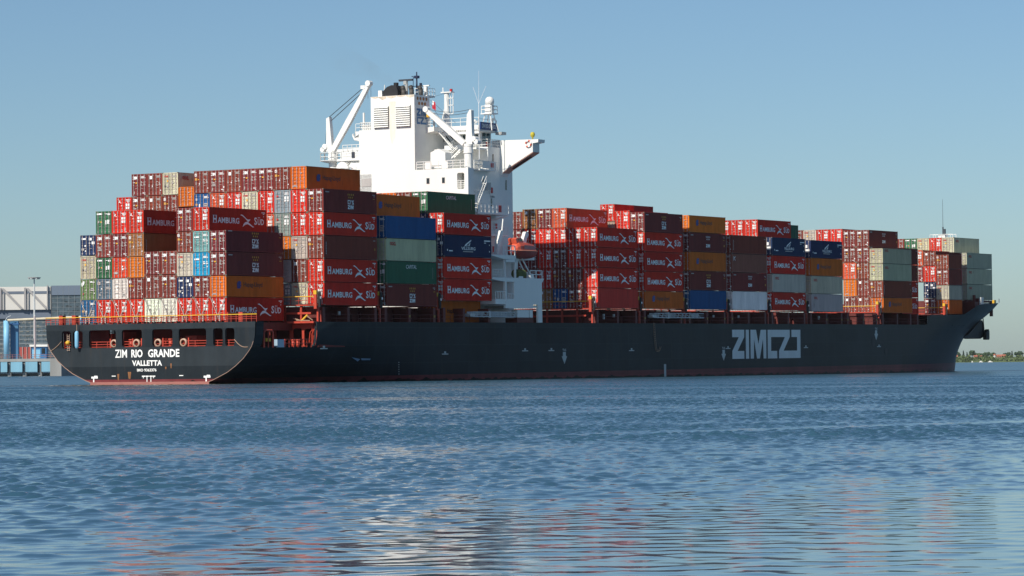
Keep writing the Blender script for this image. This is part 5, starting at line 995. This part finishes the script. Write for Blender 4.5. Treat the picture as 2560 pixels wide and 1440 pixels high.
for x, h_, k, lb_ in ((94, 6.0, 1, 'low tree right of the small pink houses'), (100, 7.6, 1, 'broad tree midway along the far bank'), (106.5, 7.2, 1, 'tree just left of the long red roof'), (121, 6.4, 1, 'tree just right of the long red roof'), (127, 7.2, 1, 'tree between red roof and pointed fir'), (131.5, 8.2, 2, 'pointed dark fir standing alone past the red roof'), (136, 7.6, 1, 'tree standing third from the bank end'), (142, 8.8, 1, 'tall tree next to the last on the bank'), (150, 8, 1, 'last tree at the end of the far bank'), (88, 6.2, 0, 'pale low willow beneath the domed tree')):
    tree(x, 125 + rs.uniform(0, 20), h_, k, lb_, 4.4 if k != 2 else None)
M_ROOF = paint('red_tiles', (.36, .12, .07), .8, .2, .3); M_BRICK = paint('pale_brick', (.34, .17, .12), .8, .2, .3)
def house(x, y, w_, d_, h_, rh, label, wallm=M_BRICK):
    g = interp(y, [6, 40, 110, 400], [.5, 2.2, 5, 7]); r0 = bgroot('farmhouse', 500+x, SD+y, label, 'house', 'houses on the far bank')
    mb = MB().box(-w_/2, w_/2, 0, d_, g, g+h_); mb.build('wall', wallm, r0)
    mb = MB().prism([(-w_/2-.3, -.4, g+h_), (-w_/2-.3, d_/2, g+h_+rh), (-w_/2-.3, d_+.4, g+h_)], (w_+.6, 0, 0)); rf = mb.build('roof', M_ROOF, r0)
    mb = MB().box(w_*.2, w_*.2+.5, d_/2-.3, d_/2+.3, g+h_, g+h_+rh+.8); mb.build('chimney', M_BRICK, rf)
    for i in range(max(2, int(w_/3))): mb = MB().box(-w_/2+1+i*2.6, -w_/2+1.9+i*2.6, -.05, 0, g+1, g+2.1); mb.build('window', M_GLASS, r0)
house(115, 118, 11, 7, 2.0, 2.6, 'long farmhouse with a wide red roof')
house(82.5, 116, 4.2, 5, 2.2, 1.8, 'small pink house left of its twin under the domed tree'); house(88.5, 112, 3.4, 5, 1.8, 1.6, 'small pink house right of its twin'); house(58.5, 116, 2.6, 5, 2.2, 1.8, 'small brick house nearest the ship bow')
house(107.2, 124, 2.0, 3, 3.6, 1.6, 'narrow white gabled house left of the long red roof', M_WHITE)
def boat_(x, l, label):
    r0 = bgroot('moored_boat', 500+x, SD-1.5, label, 'boat', 'pale boats along the far waterline')
    mb = MB().prism([(-l/2, 0, .8), (l/2, 0, .9), (l/2-.5, 0, -.2), (-l/2+.3, 0, -.2)], (0, 1.6, 0)); mb.build('boat_hull', paint('cream_gelcoat', (.66, .62, .52), .4), r0); mb = MB().prism([(-l*.3, .3, .85), (l*.25, .3, .85), (l*.12, .3, 1.8), (-l*.22, .3, 1.8)], (0, 1.0, 0)); mb.build('boat_cabin', M_WHITE, r0)
boat_(71.5, 5.0, 'pale boat moored second from the ship'); boat_(83, 6.0, 'largest pale boat, moored under the domed tree'); boat_(61, 2.4, 'smallest pale boat nearest the ship'); boat_(136.8, 3.4, 'pale boat moored past the long red roof')

# ================================================================== thin haze over the river
hz = MB().box(-420, 7600, -3000, 7000, -4.0, 60.0)
M_HAZE = bpy.data.materials.new('haze_air'); M_HAZE.use_nodes = True; t = M_HAZE.node_tree; t.nodes.remove(t.nodes['Principled BSDF'])
pv = t.nodes.new('ShaderNodeVolumePrincipled'); pv.inputs['Color'].default_value = (0.72, 0.82, 0.90, 1); pv.inputs['Density'].default_value = 0.00002; pv.inputs['Anisotropy'].default_value = 0.0
t.links.new(pv.outputs[0], t.nodes['Material Output'].inputs['Volume'])
o = hz.build('haze', M_HAZE); tag(o, 'thin pale haze lying over the river', 'haze', kind='stuff')

# faint brown exhaust drifting off the funnel
V = []; F = []; ns = 12; nr_ = 10
for i in range(ns):
    t_ = i/(ns-1); c = Vector((58.6 + 2*t_, 0.9 + 13.5*t_, 41.2 + 5.2*t_**.8)); r_ = .35 + 2.6*t_**.8
    if i in (0, ns-1): r_ *= .25
    for j in range(nr_): a = 2*math.pi*j/nr_; V.append(c + Vector((math.cos(a)*r_, -math.sin(a)*r_*.35, math.sin(a)*r_*.8)))
F = [(i*nr_+j, i*nr_+(j+1) % nr_, (i+1)*nr_+(j+1) % nr_, (i+1)*nr_+j) for i in range(ns-1) for j in range(nr_)] + [tuple(range(nr_))[::-1], tuple(range((ns-1)*nr_, ns*nr_))]
M_SM = bpy.data.materials.new('exhaust_smoke'); M_SM.use_nodes = True; t = M_SM.node_tree; t.nodes.remove(t.nodes['Principled BSDF']); pv = t.nodes.new('ShaderNodeVolumePrincipled')
pv.inputs['Color'].default_value = (0.42, 0.34, 0.24, 1); tc = t.nodes.new('ShaderNodeTexCoord'); no = t.nodes.new('ShaderNodeTexNoise'); no.inputs['Scale'].default_value = .35; no.inputs['Detail'].default_value = 3
sp = t.nodes.new('ShaderNodeSeparateXYZ'); t.links.new(tc.outputs['Object'], sp.inputs[0]); t.links.new(tc.outputs['Object'], no.inputs['Vector'])
fade = t.nodes.new('ShaderNodeMapRange'); fade.inputs['From Min'].default_value = .5; fade.inputs['From Max'].default_value = 13.5; fade.inputs['To Min'].default_value = .055; fade.inputs['To Max'].default_value = 0.0; t.links.new(sp.outputs['Y'], fade.inputs['Value'])
nm = t.nodes.new('ShaderNodeMapRange'); nm.inputs['From Min'].default_value = .35; nm.inputs['From Max'].default_value = .65; t.links.new(no.outputs['Fac'], nm.inputs['Value'])
mu = t.nodes.new('ShaderNodeMath'); mu.operation = 'MULTIPLY'; t.links.new(fade.outputs['Result'], mu.inputs[0]); t.links.new(nm.outputs['Result'], mu.inputs[1]); t.links.new(mu.outputs[0], pv.inputs['Density']); t.links.new(pv.outputs[0], t.nodes['Material Output'].inputs['Volume'])
sm = MB().add(V, F); so = sm.build('smoke', M_SM); so.matrix_world = SHIP; tag(so, 'faint brown exhaust smoke drifting off the funnel top', 'smoke', kind='stuff')
